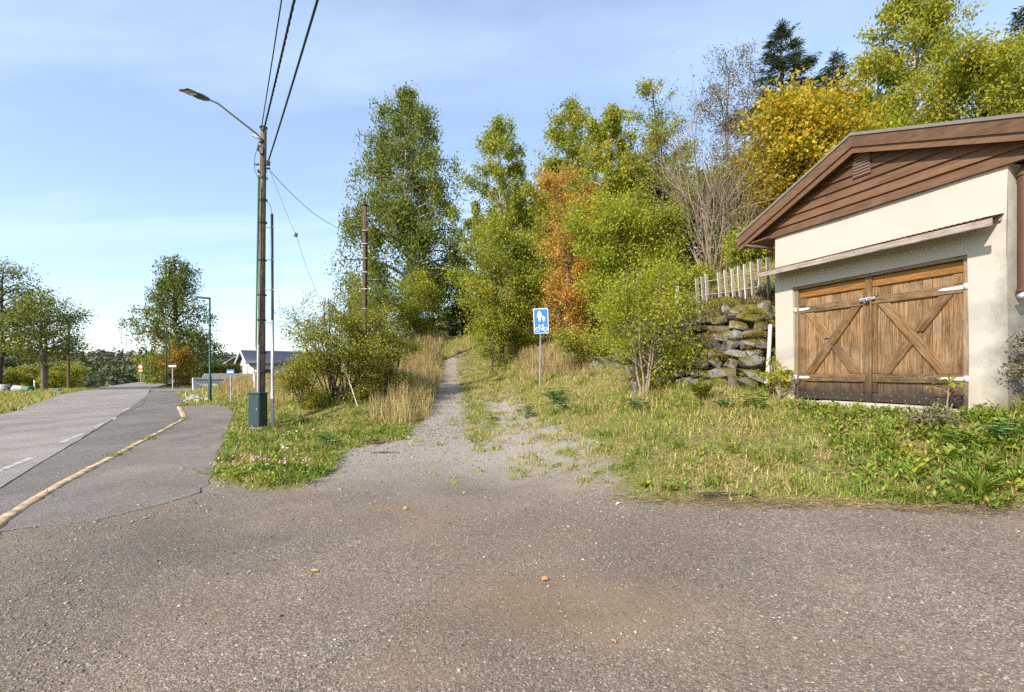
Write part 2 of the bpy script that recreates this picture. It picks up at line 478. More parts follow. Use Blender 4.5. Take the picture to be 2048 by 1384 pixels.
# small relief: wheel ruts, unevenness, and the ground under the asphalt sheets lies lower
rel = 0.012 * np.sin(gx * 1.7 + gy * .6) + 0.010 * np.sin(gy * 2.3 - gx * .9) + 0.03 * np.sin(gx * .55) * np.sin(gy * .8 + 1)
gz = gz + rel * sstep(0.2, 1.8, droad) * sstep(60, 30, np.hypot(gx, gy))
gz = gz - 0.05 * sstep(-0.04, -0.22, droad)
ii = np.arange(N - 1)
I, J = np.meshgrid(ii, ii, indexing='ij')
Q = np.stack([I * N + J, I * N + J + 1, (I + 1) * N + J + 1, (I + 1) * N + J], -1).reshape(-1, 4)
me = fast_mesh('ground', np.stack([gx, gy, gz], -1), Q)
dm, _, _ = line_dist(gxy, MEDIAN)
dr_, _, _ = line_dist(gxy, RUTR)
for nm, val in (('dirt', np.minimum.reduce([np.hypot((gx - .45) / 1.6, (gy - 3.5) / .85), np.hypot((gx + .55) / .9, (gy - 2.75) / .35) + .25, np.hypot((gx - .9) / .9, (gy - 7.0) / .7) + .3])), ('coarse', np.hypot((gx + 3.2) / 1.9, (gy - 4.6) / 1.3)), ('sd', g_sd), ('med', np.minimum(dm - 0.12, dr_ + .45 - .70 * sstep(15, 20, gy))), ('road', droad)):
    a = me.attributes.new(nm, 'FLOAT', 'POINT')
    a.data.foreach_set('value', np.clip(val, -30, 30).astype(np.float32))

t = NT('ground_material')
p = t.pos()
def stones(t, p, sc, dark, mid, light):
    v = t.n('ShaderNodeTexVoronoi', {'Vector': p, 'Scale': sc, 'Randomness': 1.0})
    rc = t.n('ShaderNodeSeparateColor', {0: v.outputs['Color']})
    col = t.ramp(rc.outputs[0], [(0, dark), (.42, mid[0]), (.68, mid[1]), (.88, mid[2]), (.965, light[0]), (1, light[1])])
    edge = t.ramp(v.outputs['Distance'], [(.25, 1.0), (.62, .62)])
    return t.mixc(1.0, col, edge, 'MULTIPLY'), v.outputs['Distance'], rc.outputs[1]
pw = t.n('ShaderNodeVectorMath', {0: p, 1: t.n('ShaderNodeVectorMath', {0: t.n('ShaderNodeTexNoise', {'Vector': p, 'Scale': 25.0}).outputs['Color'], 'Scale': 0.02}, operation='SCALE').outputs[0]}, operation='ADD').outputs[0]
c1, d1, r1 = stones(t, pw, 92.0, (.115, .102, .090), ((.165, .147, .130), (.21, .188, .167), (.26, .235, .21)), ((.32, .29, .26), (.46, .42, .37)))
c2, d2, r2 = stones(t, pw, 44.0, (.115, .103, .092), ((.17, .152, .135), (.22, .197, .176), (.28, .255, .228)), ((.31, .28, .25), (.44, .40, .355)))
big = t.math('GREATER_THAN', r2, t.ramp(t.noise(p, .9, 3), [(.38, .97), (.66, .74)]))
gcol = t.mixc(big, c1, c2)
# fines between the stones: sandy, drying mud
fin_n = t.noise(p, .34, 5, .6, .4)
mud = t.ramp(fin_n, [(.42, 0.06), (.64, .55)])
dpt = t.math('ADD', t.attr('dirt'), t.math('MULTIPLY', t.math('SUBTRACT', t.noise(p, 1.1, 5, .6), .5), 1.3))
mud = t.math('MAXIMUM', mud, t.ramp(dpt, [(.35, .78), (1.5, 0.0)]))
mudc = t.mixc(t.noise(p, 45, 4, .7), (.14, .108, .076), (.205, .162, .118))
chip = t.ramp(r1, [(.80, 1.0), (.92, .15)])
gcol = t.mixc(t.math('MULTIPLY', mud, chip), gcol, mudc)
dk = t.ramp(t.noise(t.mapping(p, (1, 1, 1), (0, 0, .5), (4, 9, 0)), .55, 4, .6), [(.36, .84), (.58, 1.08)])
gcol = t.mixc(1.0, gcol, dk, 'MULTIPLY')
gcol = t.mixc(1.0, gcol, (1.46, 1.30, 1.13), 'MULTIPLY')
gcol = t.mixc(t.math('MULTIPLY', t.ramp(t.math('ADD', t.attr('coarse'), t.math('MULTIPLY', t.math('SUBTRACT', t.noise(p, 1.6, 5, .65), .5), 1.4)), [(.3, 1.0), (1.1, 0.0)]), .38), gcol, (.075, .068, .062))
# the track up the slope is paler, crushed stone
sx = t.n('ShaderNodeSeparateXYZ', {0: p})
yn = t.math('ADD', sx.outputs[1], t.math('MULTIPLY', t.math('SUBTRACT', t.noise(p, .8, 4), .5), 4.0))
tr_ = t.ramp(t.math('DIVIDE', yn, 20.0), [(.30, 0.0), (.48, 1.0)])
pale = t.mixc(t.noise(p, 70, 4, .7), (.25, .22, .19), (.46, .415, .36))
gcol = t.mixc(t.math('MULTIPLY', tr_, .66), gcol, pale)
# soil and thatch under the grass
sn = t.noise(p, 16, 6, .75)
soil = t.ramp(sn, [(.34, (.06, .062, .018)), (.48, (.15, .135, .042)), (.62, (.33, .25, .11))])
sgr = t.ramp(t.noise(p, .5, 4, .6), [(.4, (.13, .17, .03)), (.6, (.29, .235, .085))])
soil = t.mixc(.30, soil, sgr)
edge_n = t.math('MULTIPLY', t.math('SUBTRACT', t.noise(p, 2.6, 6, .65), .5), .9)
e_ = t.math('ADD', t.attr('sd'), edge_n)
gm = t.ramp(t.math('ADD', t.math('MULTIPLY', e_, 2.2), .5), [(.42, 0.0), (.62, 1.0)])
md = t.ramp(t.math('ADD', t.attr('med'), t.math('MULTIPLY', edge_n, .9)), [(.10, .85), (.40, 0.0)])
md = t.math('MULTIPLY', md, t.ramp(t.math('DIVIDE', sx.outputs[1], 20.0), [(.52, 0.0), (.72, 1.0)]))
gm = t.math('MAXIMUM', gm, md)
col = t.mixc(gm, gcol, soil)
# far fields
dist = t.n('ShaderNodeVectorMath', {0: p}, operation='LENGTH').outputs['Value']
farf = t.ramp(t.math('DIVIDE', dist, 400.0), [(.12, 0.0), (.26, 1.0)])
fcol = t.ramp(t.noise(p, .012, 3), [(.42, (.10, .115, .035)), (.55, (.16, .115, .07)), (.7, (.12, .13, .04))])
col = t.mixc(farf, col, fcol)
h = t.math('ADD', t.math('MULTIPLY', d1, -.6), t.math('MULTIPLY', t.math('MULTIPLY', d2, big), -1.4))
h = t.math('ADD', h, t.math('MULTIPLY', t.noise(p, 130, 3), .5))
h = t.math('MULTIPLY', h, t.math('SUBTRACT', 1.0, t.math('MULTIPLY', mud, .75)))
h = t.math('ADD', h, t.math('MULTIPLY', sn, .8))
M['ground'] = t.fin(col, .93, t.bump(h, .8, .012), spec=.18)
ground = link('ground', me, M['ground'], smooth=True)
tag(ground, kind='structure')

# ---- asphalt sheets
def asphalt(name, a, b, light, crack=True, stripe=0.0):
    t = NT(name)
    p = t.pos()
    v = t.n('ShaderNodeTexVoronoi', {'Vector': p, 'Scale': 95.0})
    rc = t.n('ShaderNodeSeparateColor', {0: v.outputs['Color']})
    c = t.ramp(rc.outputs[0], [(0, a), (.7, b), (.93, light), (1, tuple(min(1, x * 1.5) for x in light))])
    big = t.ramp(t.noise(p, .6, 5, .6), [(.35, .86), (.65, 1.12)])
    c = t.mixc(1.0, c, big, 'MULTIPLY')
    # tyre-worn lanes and blotches along the road
    w = t.ramp(t.noise(t.mapping(p, (1.1, .10, 1), (0, 0, math.radians(-32))), .8, 3), [(.35, .86), (.65, 1.1)])
    c = t.mixc(1.0, c, w, 'MULTIPLY')
    if crack:
        cr = t.n('ShaderNodeTexVoronoi', {'Vector': t.n('ShaderNodeVectorMath', {0: p, 1: t.n('ShaderNodeVectorMath', {0: t.n('ShaderNodeTexNoise', {'Vector': p, 'Scale': 1.5, 'Detail': 6.0}).outputs['Color'], 'Scale': 1.1}, operation='SCALE').outputs[0]}, operation='ADD').outputs[0], 'Scale': .22}, feature='DISTANCE_TO_EDGE')
        k = t.ramp(cr.outputs['Distance'], [(.0, .55), (.004, 1.0)])
        c = t.mixc(1.0, c, k, 'MULTIPLY')
    nz = t.noise(p, 110, 3)
    return t.fin(c, .86, t.bump(t.math('ADD', v.outputs['Distance'], nz), .45, .006), spec=.10)
M['asphalt_old'] = asphalt('old_road_asphalt', (.215, .185, .160), (.275, .240, .208), (.37, .327, .287))
M['asphalt_bay'] = asphalt('bay_asphalt', (.130, .113, .100), (.175, .154, .137), (.265, .236, .21))
M['asphalt_plat'] = asphalt('platform_asphalt', (.155, .131, .112), (.205, .175, .150), (.29, .25, .217))
M['asphalt_side'] = asphalt('side_road_asphalt', (.16, .145, .135), (.21, .19, .175), (.28, .255, .235), False)

def densify(poly, step, wob=0.0):
    out = []
    poly = np.asarray(poly, float)
    for i in range(len(poly)):
        a = poly[i]; b = poly[(i + 1) % len(poly)]
        n = max(1, int(np.linalg.norm(b - a) / step))
        for k in range(n):
            q = a + (b - a) * k / n
            out.append(q + (RN.normal(size=2) * wob if k else 0))
    return np.array(out)

def slab(name, poly, z, th, mat, wob=0.0, step=.5):
    poly = densify(poly, step, wob)
    n = len(poly)
    bm = bmesh.new()
    top = [bm.verts.new((q[0], q[1], z)) for q in poly]
    bot = [bm.verts.new((q[0], q[1], z - th)) for q in poly]
    f = bm.faces.new(top)
    for i in range(n):
        bm.faces.new((top[i], bot[i], bot[(i + 1) % n], top[(i + 1) % n]))
    bmesh.ops.triangulate(bm, faces=[f])
    bmesh.ops.recalc_face_normals(bm, faces=bm.faces[:])
    me = bpy.data.meshes.new(name); bm.to_mesh(me); bm.free()
    return link(name, me, mat)

road = tag(slab('road', CARR, 0.012, .09, M['asphalt_old'], .012), kind='structure')
bay = tag(slab('bus_bay', BAY, 0.006, .09, M['asphalt_bay'], .0), kind='structure')
plat = tag(slab('pavement', PLAT, 0.006, .12, M['asphalt_plat'], .03, .22), kind='structure')
srd = tag(slab('side_road', SIDE, 0.003, .09, M['asphalt_side'], .03), kind='structure')

# worn white dashes, children of the road
t = NT('worn_white_paint')
p = t.pos()
w = t.ramp(t.noise(p, 9, 6, .75), [(.40, 0.0), (.54, 1.0)])
M['paint_white'] = t.fin(t.mixc(w, (.17, .155, .14), (.52, .50, .47)), .8, spec=.3)
t = NT('worn_yellow_paint')
p = t.pos()
n1 = t.noise(p, 5, 6, .75)
w = t.ramp(n1, [(.42, 0.0), (.54, 1.0)])
ycol = t.mixc(t.noise(p, 1.5, 3), (.55, .32, .12), (.72, .50, .26))
M['paint_yellow'] = t.fin(t.mixc(w, (.26, .235, .205), ycol), .8, t.bump(n1, .5, .02), spec=.3)
def dash(a, b, wd, z=.0165, curve=None):
    a = np.array(a); b = np.array(b)
    e = (b - a) / np.linalg.norm(b - a); s = np.array([e[1], -e[0]]) * wd / 2
    k = 5; V = []; 
    for i in range(k + 1):
        q = a + (b - a) * i / k
        j = RN.normal() * .006
        V += [(*(q + s * (1 + j)), z), (*(q - s * (1 + RN.normal() * .08)), z)]
    Qd = [(2 * i, 2 * i + 1, 2 * i + 3, 2 * i + 2) for i in range(k)]
    return link('road_marking', fast_mesh('road_marking', V, Qd), M['paint_white'], road)
for a, b, w in [((-30, 955), (70, 914), .11), ((122, 887), (165, 868), .11), ((188, 856), (206, 848), .11), ((226, 840), (233, 836), .11), ((246, 823), (260, 816), .11)]:
    dash(flat(*a), flat(*b), w)
for a, b in [((95, 880), (118, 872)), ((6, 823), (36, 816)), ((60, 808), (80, 803)), ((128, 795), (138, 793))]:
    if a[0] == 95: continue
    dash(np.array(flat(*a)) + (0, -.35), np.array(flat(*b)) + (0, -.35), .10)
# dark sealed seam between road and bay
seam = np.array([flat(0, 978), flat(75, 930), flat(150, 886), flat(200, 856), flat(240, 831), (-18.2, 25.2), (-23.3, 32.6)])
gq = Geo(); gq.tube(np.c_[seam, np.full(len(seam), .002)], .013, 6)
M['tar'] = plain('sealing_tar', (.035, .033, .032), .7)
link('sealed_joint', gq.mesh('sealed_joint'), M['tar'], road)

# yellow kerb: separate kerb pieces
kerb = tag(empty('kerb', (0, 0, 0)), kind='structure')
def kerb_piece(pts, wd=.125, h=.026):
    pts = np.array(pts, float); t_ = np.gradient(pts, axis=0); t_ /= np.linalg.norm(t_, axis=1)[:, None]
    s = np.stack([t_[:, 1], -t_[:, 0]], -1)
    prof = [(-wd / 2 - .02, -.05), (-wd / 2, h - .012), (-wd / 2 + .015, h), (wd / 2 - .015, h), (wd / 2, h - .012), (wd / 2 + .02, -.05)]
    V = []; n = len(pts); k = len(prof)
    for i in range(n):
        jw = RN.normal() * .004; jz = RN.normal() * .004
        for a, z in prof:
            V.append((*(pts[i] + s[i] * (a + jw)), z + (jz if z > 0 else 0)))
    Qk = [(i * k + j, i * k + j + 1, (i + 1) * k + j + 1, (i + 1) * k + j) for i in range(n - 1) for j in range(k - 1)]
    Qk += [(0, 1, 4, 5), (1, 2, 3, 4), ((n - 1) * k + 5, (n - 1) * k + 4, (n - 1) * k + 1, (n - 1) * k), ((n - 1) * k + 4, (n - 1) * k + 3, (n - 1) * k + 2, (n - 1) * k + 1)]
    return link('kerb_stone', fast_mesh('kerb_stone', V, Qk), M['paint_yellow'], kerb)
kl = np.array([(-3.6, 2.6), (-4.5, 4.0), flat(0, 1045), flat(60, 1005), flat(120, 970), flat(180, 938), flat(235, 909), flat(280, 885), flat(318, 866), flat(346, 850), flat(368, 838)])
seg = np.r_[0, np.cumsum(np.linalg.norm(np.diff(kl, axis=0), axis=1))]
def kp(s): return np.stack([np.interp(s, seg, kl[:, 0]), np.interp(s, seg, kl[:, 1])], -1)
s0 = 0.0
while s0 < seg[-1] - .3:
    s1 = min(seg[-1], s0 + RN.uniform(1.1, 1.6))
    kerb_piece(kp(np.linspace(s0, s1 - .015, 8)), .125)
    s0 = s1
e0 = np.array(flat(370, 836)); e1 = np.array(flat(358, 814))
for a, b in ((0, .5), (.5, 1)):
    kerb_piece([e0 + (e1 - e0) * (a + (b - a) * k) for k in np.linspace(0.02, .98, 5)], 0.17, .032)

# ---- (kerb done)
# ---- loose gravel, too many to count
def pebbles(xy, z, size, rng):
    n = len(xy)
    base = np.array([[1, 0, 0], [0, 1, 0], [-1, 0, 0], [0, -1, 0], [0, 0, 1], [0, 0, -1]], float)
    V = base[None] * (1 + rng.uniform(-.35, .35, (n, 6, 3)))
    V[:, :4, 2] += rng.uniform(-.3, .3, (n, 4))
    V *= np.stack([rng.uniform(.7, 1.3, n), rng.uniform(.6, 1.0, n), rng.uniform(.35, .7, n)], -1)[:, None]
    th = rng.uniform(0, 6.28, n); c, s = np.cos(th), np.sin(th)
    x = V[..., 0] * c[:, None] - V[..., 1] * s[:, None]; y = V[..., 0] * s[:, None] + V[..., 1] * c[:, None]
    V = np.stack([x, y, V[..., 2]], -1) * size[:, None, None]
    V[..., 0] += xy[:, 0:1]; V[..., 1] += xy[:, 1:2]; V[..., 2] += (z + size * .12)[:, None]
    T = np.array([[0, 1, 4], [1, 2, 4], [2, 3, 4], [3, 0, 4], [1, 0, 5], [2, 1, 5], [3, 2, 5], [0, 3, 5]])
    Fq = (T[None] + np.arange(n)[:, None, None] * 6).reshape(-1, 3)
    return V.reshape(-1, 3), Fq
def ground_z(x, y):
    z = terrain(x, y)
    dr = poly_sd(np.stack([x, y], -1), ROADALL)
    rl = 0.012 * np.sin(x * 1.7 + y * .6) + 0.010 * np.sin(y * 2.3 - x * .9) + 0.03 * np.sin(x * .55) * np.sin(y * .8 + 1)
    return z + rl * sstep(0.2, 1.8, dr) * sstep(60, 30, np.hypot(x, y))
rng = np.random.default_rng(5)
n = 90000
r = rng.uniform(1.3, 19, n) ; th = rng.uniform(-1.0, 1.0, n)
xy = np.stack([r * np.sin(th), r * np.cos(th)], -1)
def vnoise(xy, s, seed):
    """smooth value noise"""
    g = np.random.default_rng(seed).uniform(0, 1, (64, 64))
    q = xy / s + 31.7
    i = np.floor(q).astype(int); f = q - i; f = f * f * (3 - 2 * f)
    a = g[i[:, 0] % 64, i[:, 1] % 64]; b = g[(i[:, 0] + 1) % 64, i[:, 1] % 64]
    c = g[i[:, 0] % 64, (i[:, 1] + 1) % 64]; d = g[(i[:, 0] + 1) % 64, (i[:, 1] + 1) % 64]
    return (a * (1 - f[:, 0]) + b * f[:, 0]) * (1 - f[:, 1]) + (c * (1 - f[:, 0]) + d * f[:, 0]) * f[:, 1]
sd = poly_sd(xy, GRAVEL); drd = poly_sd(xy, ROADALL)
dens = .12 + .9 * vnoise(xy, 1.3, 3) ** 2.5 + .5 * sstep(-1.0, -.1, -drd * 0 - np.abs(drd - .25)) + .35 * sstep(-1.2, 0, sd) + 1.0 * np.exp(-((drd - .45) / .5) ** 2) * (xy[:, 1] < 9) + .55 * sstep(7, 10, xy[:, 1])
keep = (sd < .15) & (drd > -.45) & (xy[:, 0] > -5.6) & (rng.uniform(0, 1, n) < dens * np.where(drd < 0, .55 * np.exp(drd * 6), 1))
xy = xy[keep]; r = r[keep]
rut = np.array([G(a, b) for a, b in [(885, 880), (890, 830), (898, 790), (905, 742), (912, 708)]], float)
tq = rng.uniform(0, 3.999, 5200); iq = tq.astype(int); fq = (tq - iq)[:, None]
rq = rut[iq] * (1 - fq) + rut[iq + 1] * fq + rng.normal(0, .42, (5200, 2)) * (1, 1.5)
rq = rq[(poly_sd(rq, GRAVEL) < .1) & (rng.uniform(0, 1, 5200) < .25 + vnoise(rq, .5, 29))]
xy = np.concatenate([xy, rq]); r = np.hypot(xy[:, 0], xy[:, 1])
size = np.clip(rng.lognormal(math.log(.0055), .45, len(xy)), .003, .026) * (1 + r / 25) * (1 + .7 * sstep(7, 11, xy[:, 1]))
V, Fq = pebbles(xy, ground_z(xy[:, 0], xy[:, 1]) + np.where(poly_sd(xy, PLAT) < 0, .006, 0), size, rng)
t = NT('loose_gravel')
isl = t.island()
M['gravel'] = t.fin(t.ramp(isl, [(0, (.12, .105, .092)), (.35, (.20, .175, .15)), (.7, (.27, .24, .205)), (.92, (.36, .32, .275)), (1, (.52, .47, .41))]), .85, t.bump(t.noise(t.pos(), 160, 3), .4, .004), spec=.3)
gravel = link('gravel', fast_mesh('gravel', V, Fq), M['gravel'])
tag(gravel, 'loose grey gravel scattered over the yard and track', 'gravel', kind='stuff')

# ---- grass
def blades(xy, hgt, wid, rng, lean=.45, seg2=None):
    n = len(xy)
    z = ground_z(xy[:, 0], xy[:, 1]) - .015
    b = np.stack([xy[:, 0], xy[:, 1], z], -1)
    th = rng.uniform(0, 6.28, n); ln = np.abs(rng.normal(0, lean, n))
    d = np.stack([np.cos(th), np.sin(th), np.zeros(n)], -1)
    ph = th + math.pi / 2 + rng.normal(0, .5, n)
    s = np.stack([np.cos(ph), np.sin(ph), np.zeros(n)], -1) * (wid / 2)[:, None]
    m = b + d * (hgt * ln * .35)[:, None]; m[:, 2] += hgt * .58
    e = b + d * (hgt * ln * 1.05)[:, None]; e[:, 2] += hgt * (1 - .35 * np.clip(ln, 0, 1.3))
    if seg2 is False:
        V = np.stack([b - s, b + s, e + s * .3, e - s * .3], 1).reshape(-1, 3)
        return V, np.arange(n * 4).reshape(n, 4)
    V = np.stack([b - s, b + s, m + s * .8, m - s * .8, e + s * .15, e - s * .15], 1).reshape(-1, 3)
    k = np.arange(n)[:, None] * 6
    Qb = np.concatenate([k + np.array([[0, 1, 2, 3]]), k + np.array([[3, 2, 4, 5]])])
    return V, Qb

def grass_mat(name, green, straw, pc, scale=.7):
    t = NT(name)
    r = t.island()
    a = t.ramp(r, [(i / (len(green) - 1), c) for i, c in enumerate(green)])
    b = t.ramp(r, [(i / (len(straw) - 1), c) for i, c in enumerate(straw)])
    nz = t.noise(t.pos(), scale, 4, .6)
    k = t.math('ADD', nz, t.math('MULTIPLY', t.math('SUBTRACT', t.math('FRACT', t.math('MULTIPLY', r, 53.3)), .5), .30))
    f = t.ramp(k, [(pc - .06, 0.0), (pc + .06, 1.0)])
    return t.fin(t.mixc(f, a, b), .6, spec=.3, translucent=.3)
GREEN = [(.15, .195, .022), (.27, .31, .04), (.38, .41, .07)]
STRAW = [(.32, .245, .085), (.48, .375, .15), (.62, .50, .235)]
M['grass'] = grass_mat('grass_blades', GREEN, STRAW, .51, 1.1)
M['grass_green'] = grass_mat('lush_grass_blades', [(.07, .13, .012), (.14, .215, .02), (.23, .30, .04)], [(.20, .21, .04), (.34, .29, .08)], .60)
M['straw'] = grass_mat('dry_grass_blades', STRAW, [(.17, .125, .06), (.28, .20, .10), (.40, .29, .16)], .52, 1.1)

def px_poly(pts):
    return np.array([G(a, b) for a, b in pts], float)
GFOOT = np.array([(5.45, 10.9), (6.75, 6.9), (12.6, 8.8), (11.4, 12.8)])
TALL_L = np.array([G(742, 845), G(800, 858), G(858, 835), G(884, 765), (-4.3, 31), (-4.6, 41), (-9, 40), (-9, 32), (-6.5, 22), (-4.9, 17.5)], float)
TALL_R = np.array([(-1.2, 38), (-.6, 29), (-.2, 24), (.4, 20), (1.6, 17.6), (3.0, 15.2), (2.6, 19), (1.6, 24), (1.5, 38)], float)
FIELD = np.array([(-13.5, 27), (-11, 21.5), (-8.8, 18.3), (-6, 19), (-6, 30), (-9, 48), (-22, 46), (-25, 44.5), (-19.5, 33)], float)
WEDGE_MED = None

def scatter(n, r0, r1, seed, a0=-.95, a1=.95, pw=1.0):
    rg = np.random.default_rng(seed)
    r = r0 + (r1 - r0) * rg.uniform(0, 1, n) ** pw
    th = rg.uniform(a0, a1, n)
    return np.stack([r * np.sin(th), r * np.cos(th)], -1), r, rg
def lawn(xy):
    """true where plants can stand"""
    return (poly_sd(xy, GRAVEL) > -.02 + .25 * (vnoise(xy, .35, 8) - .6)) & (poly_sd(xy, ROADALL) > .03) & (poly_sd(xy, GFOOT) > .05)

# short sward, near
xy, r, rg = scatter(222000, 4.4, 24, 1)
sdg = poly_sd(xy, GRAVEL)
m_ = lawn(xy) & (rg.uniform(0, 1, len(xy)) < .35 + .75 * vnoise(xy, .55, 4))
xy = xy[m_]; r = r[m_]; rg = np.random.default_rng(2)
edge = sstep(0, .5, poly_sd(xy, GRAVEL))
h_ = (.04 + .075 * edge) * rg.uniform(.5, 1.5, len(xy)) * (.5 + .9 * vnoise(xy, .8, 9))
V, Qb = blades(xy, h_, (.0075 + r * .0009) * rg.uniform(.7, 1.6, len(xy)), rg, 1.2, False)
g_ = link('grass', fast_mesh('grass', V, Qb), M['grass'])
tag(g_, 'short mixed green and straw grass on the bank below the garage', 'grass', kind='stuff')

# green tussocks
xy, r, rg = scatter(1300, 4.6, 30, 21)
m_ = lawn(xy) & (poly_sd(xy, TALL_L) > .1)
lush = sstep(3.0, 4.8, xy[:, 0]) * sstep(9, 6, xy[:, 1]) + (xy[:, 0] < -2.5) * .9 + .36
m_ &= rg.uniform(0, 1, len(xy)) < lush
c = xy[m_]; k = 42
xy = (c[:, None] + rg.normal(0, .085, (len(c), k, 2)) * rg.uniform(.6, 1.7, (len(c), 1, 1))).reshape(-1, 2)
m_ = lawn(xy); xy = xy[m_]
h_ = rg.uniform(.10, .27, len(xy))
V, Qb = blades(xy, h_, np.hypot(xy[:, 0], xy[:, 1]) * .0007 + .006, rg, .75)
g_ = link('grass_tufts', fast_mesh('grass_tufts', V, Qb), M['grass_green'])
tag(g_, 'fresh green grass tufts on the verge and bank', 'grass', kind='stuff')

# far sward
xy, r, rg = scatter(72000, 22, 70, 6, -.80, .2)
m_ = lawn(xy)
xy = xy[m_]; r = r[m_]
V, Qb = blades(xy, rg.uniform(.10, .28, len(xy)), r * .0013, rg, .5, False)
g_ = link('meadow_grass', fast_mesh('meadow_grass', V, Qb), M['grass'])
tag(g_, 'meadow grass beyond the yard and along the road', 'grass', kind='stuff')

# tall dry grass
xs = []; hs = []
for poly, cnt, lo, hi, sd_ in ((TALL_L, 17000, .45, 1.0, 31), (TALL_R, 15000, .3, .75, 32), (FIELD, 22000, .35, .85, 33)):
    rg = np.random.default_rng(sd_)
    b0 = poly.min(0); b1 = poly.max(0)
    q = b0 + (b1 - b0) * rg.uniform(0, 1, (cnt * 3, 2))
    dd = poly_sd(q, poly)
    q = q[(dd < 0) & (rg.uniform(0, 1, len(q)) < .25 + 1.0 * vnoise(q, .9, 12))][:cnt]
    q = q[(poly_sd(q, ROADALL) > .3)]
    xs.append(q); hs.append(rg.uniform(lo, hi, len(q)) * (.55 + .45 * sstep(0, -.8, poly_sd(q, poly))))
# verge behind the stone wall and under the trees
q, r, rg = scatter(60000, 12, 32, 34, .02, .75)
dw, sw, tw = line_dist(q, WALL_LINE)
m_ = (sw * dw > .7) & lawn(q) & (vnoise(q, .8, 14) > .38)
q = q[m_][:14000]
xs.append(q); hs.append(rg.uniform(.15, .5, len(q)))
xy = np.concatenate(xs); h_ = np.concatenate(hs)
rg = np.random.default_rng(35)
V, Qb = blades(xy, h_, np.hypot(xy[:, 0], xy[:, 1]) * .0007 + .006, rg, .38, False)
g_ = link('dry_grass', fast_mesh('dry_grass', V, Qb), M['straw'])
tag(g_, 'tall straw-coloured dry grass beside the track and in the field', 'grass', kind='stuff')

# broad-leaved ground cover
def herbs(name, xy, nl, ls, mat, rng, h=.10, label=None, spread=.09, aspect=.45):
    k = nl
    c = np.stack([xy[:, 0], xy[:, 1], ground_z(xy[:, 0], xy[:, 1])], -1)
    pos = np.repeat(c, k, 0)
    th = rng.uniform(0, 6.28, len(pos)); el = rng.uniform(.05, 1.1, len(pos))
    ax = np.stack([np.cos(th) * np.cos(el), np.sin(th) * np.cos(el), np.sin(el)], -1)
    off = ax * rng.uniform(0, spread, len(pos))[:, None]
    off[:, 2] += rng.uniform(0, h, len(pos))
    V, Qb = leaf_quads(pos + off, ls * rng.uniform(.5, 1.3, len(pos)), rng, ax + rng.normal(0, .25, ax.shape), aspect, 1.2)
    o = link(name, fast_mesh(name, V, Qb), mat)
    tag(o, label, 'weeds', kind='stuff')
    return o
M['herb'] = leaf_mat('weed_leaves', [(0.095, 0.175, 0.020), (0.176, 0.275, 0.033), (0.297, 0.362, 0.055)], [(0.162, 0.237, 0.022), (0.365, 0.375, 0.044), (0.540, 0.425, 0.066)], .56, 2.0, .35, (0.405, 0.250, 0.066), .06)
M['herb_blue'] = leaf_mat('bluish_weed_leaves', [(0.104, 0.202, 0.065), (0.169, 0.286, 0.098), (0.247, 0.364, 0.143)], [(0.143, 0.247, 0.065), (0.260, 0.338, 0.104)], .55, 2.0, .3)
xy, r, rg = scatter(3400, 4.7, 11.5, 41, .3, .95)
m_ = lawn(xy) & (rg.uniform(0, 1, len(xy)) < np.clip(.05 + .9 * sstep(4.3, 5.6, xy[:, 0] + .25 * (8 - xy[:, 1])), 0, 1) * (.35 + vnoise(xy, .6, 15)))
herbs('weeds', xy[m_], 13, .075, M['herb'], rg, .10, 'leafy green weeds thick on the bank below the garage')
xy, r, rg = scatter(2600, 6.5, 22, 42, -.62, -.05)
m_ = lawn(xy) & (rg.uniform(0, 1, len(xy)) < .25 + .6 * vnoise(xy, .7, 16))
herbs('verge_weeds', xy[m_], 11, .075, M['herb'], rg, .10, 'low green clover and weeds on the verge by the pavement')
# scattered weeds pushing up through the gravel track
xy, r, rg = scatter(9000, 7.0, 34, 43, -.2, .25)
sdg = poly_sd(xy, GRAVEL); dm1, _, _ = line_dist(xy, MEDIAN); dm2, _, _ = line_dist(xy, RUTR)
pr = sstep(.55, .1, dm1) * .9 * sstep(9.5, 12, xy[:, 1]) + sstep(.9, .1, dm2) * (.18 * sstep(7, 9, xy[:, 1]) + .7 * sstep(14, 18, xy[:, 1])) + .16 * (vnoise(xy, .6, 37) > .62) * (xy[:, 0] > -.6) * sstep(7.2, 8.5, xy[:, 1]) + .35 * sstep(-1.0, -.1, sdg) * (xy[:, 0] > -.2) + .02
m_ = (sdg < .1) & (poly_sd(xy, ROADALL) > .4) & (rg.uniform(0, 1, len(xy)) < pr * (.2 + vnoise(xy, .45, 17)))
c = xy[m_]
herbs('track_weeds', c[::3], 12, .05, M['herb'], rg, .05, 'small weeds growing between the wheel ruts of the track', .07)
xy = (c[:, None] + rg.normal(0, .07, (len(c), 22, 2))).reshape(-1, 2)
V, Qb = blades(xy, rg.uniform(.03, .15, len(xy)), np.hypot(xy[:, 0], xy[:, 1]) * .0008 + .006, rg, .7, False)
g_ = link('track_grass', fast_mesh('track_grass', V, Qb), M['grass'])
tag(g_, 'thin grass growing along the middle of the gravel track', 'grass', kind='stuff')
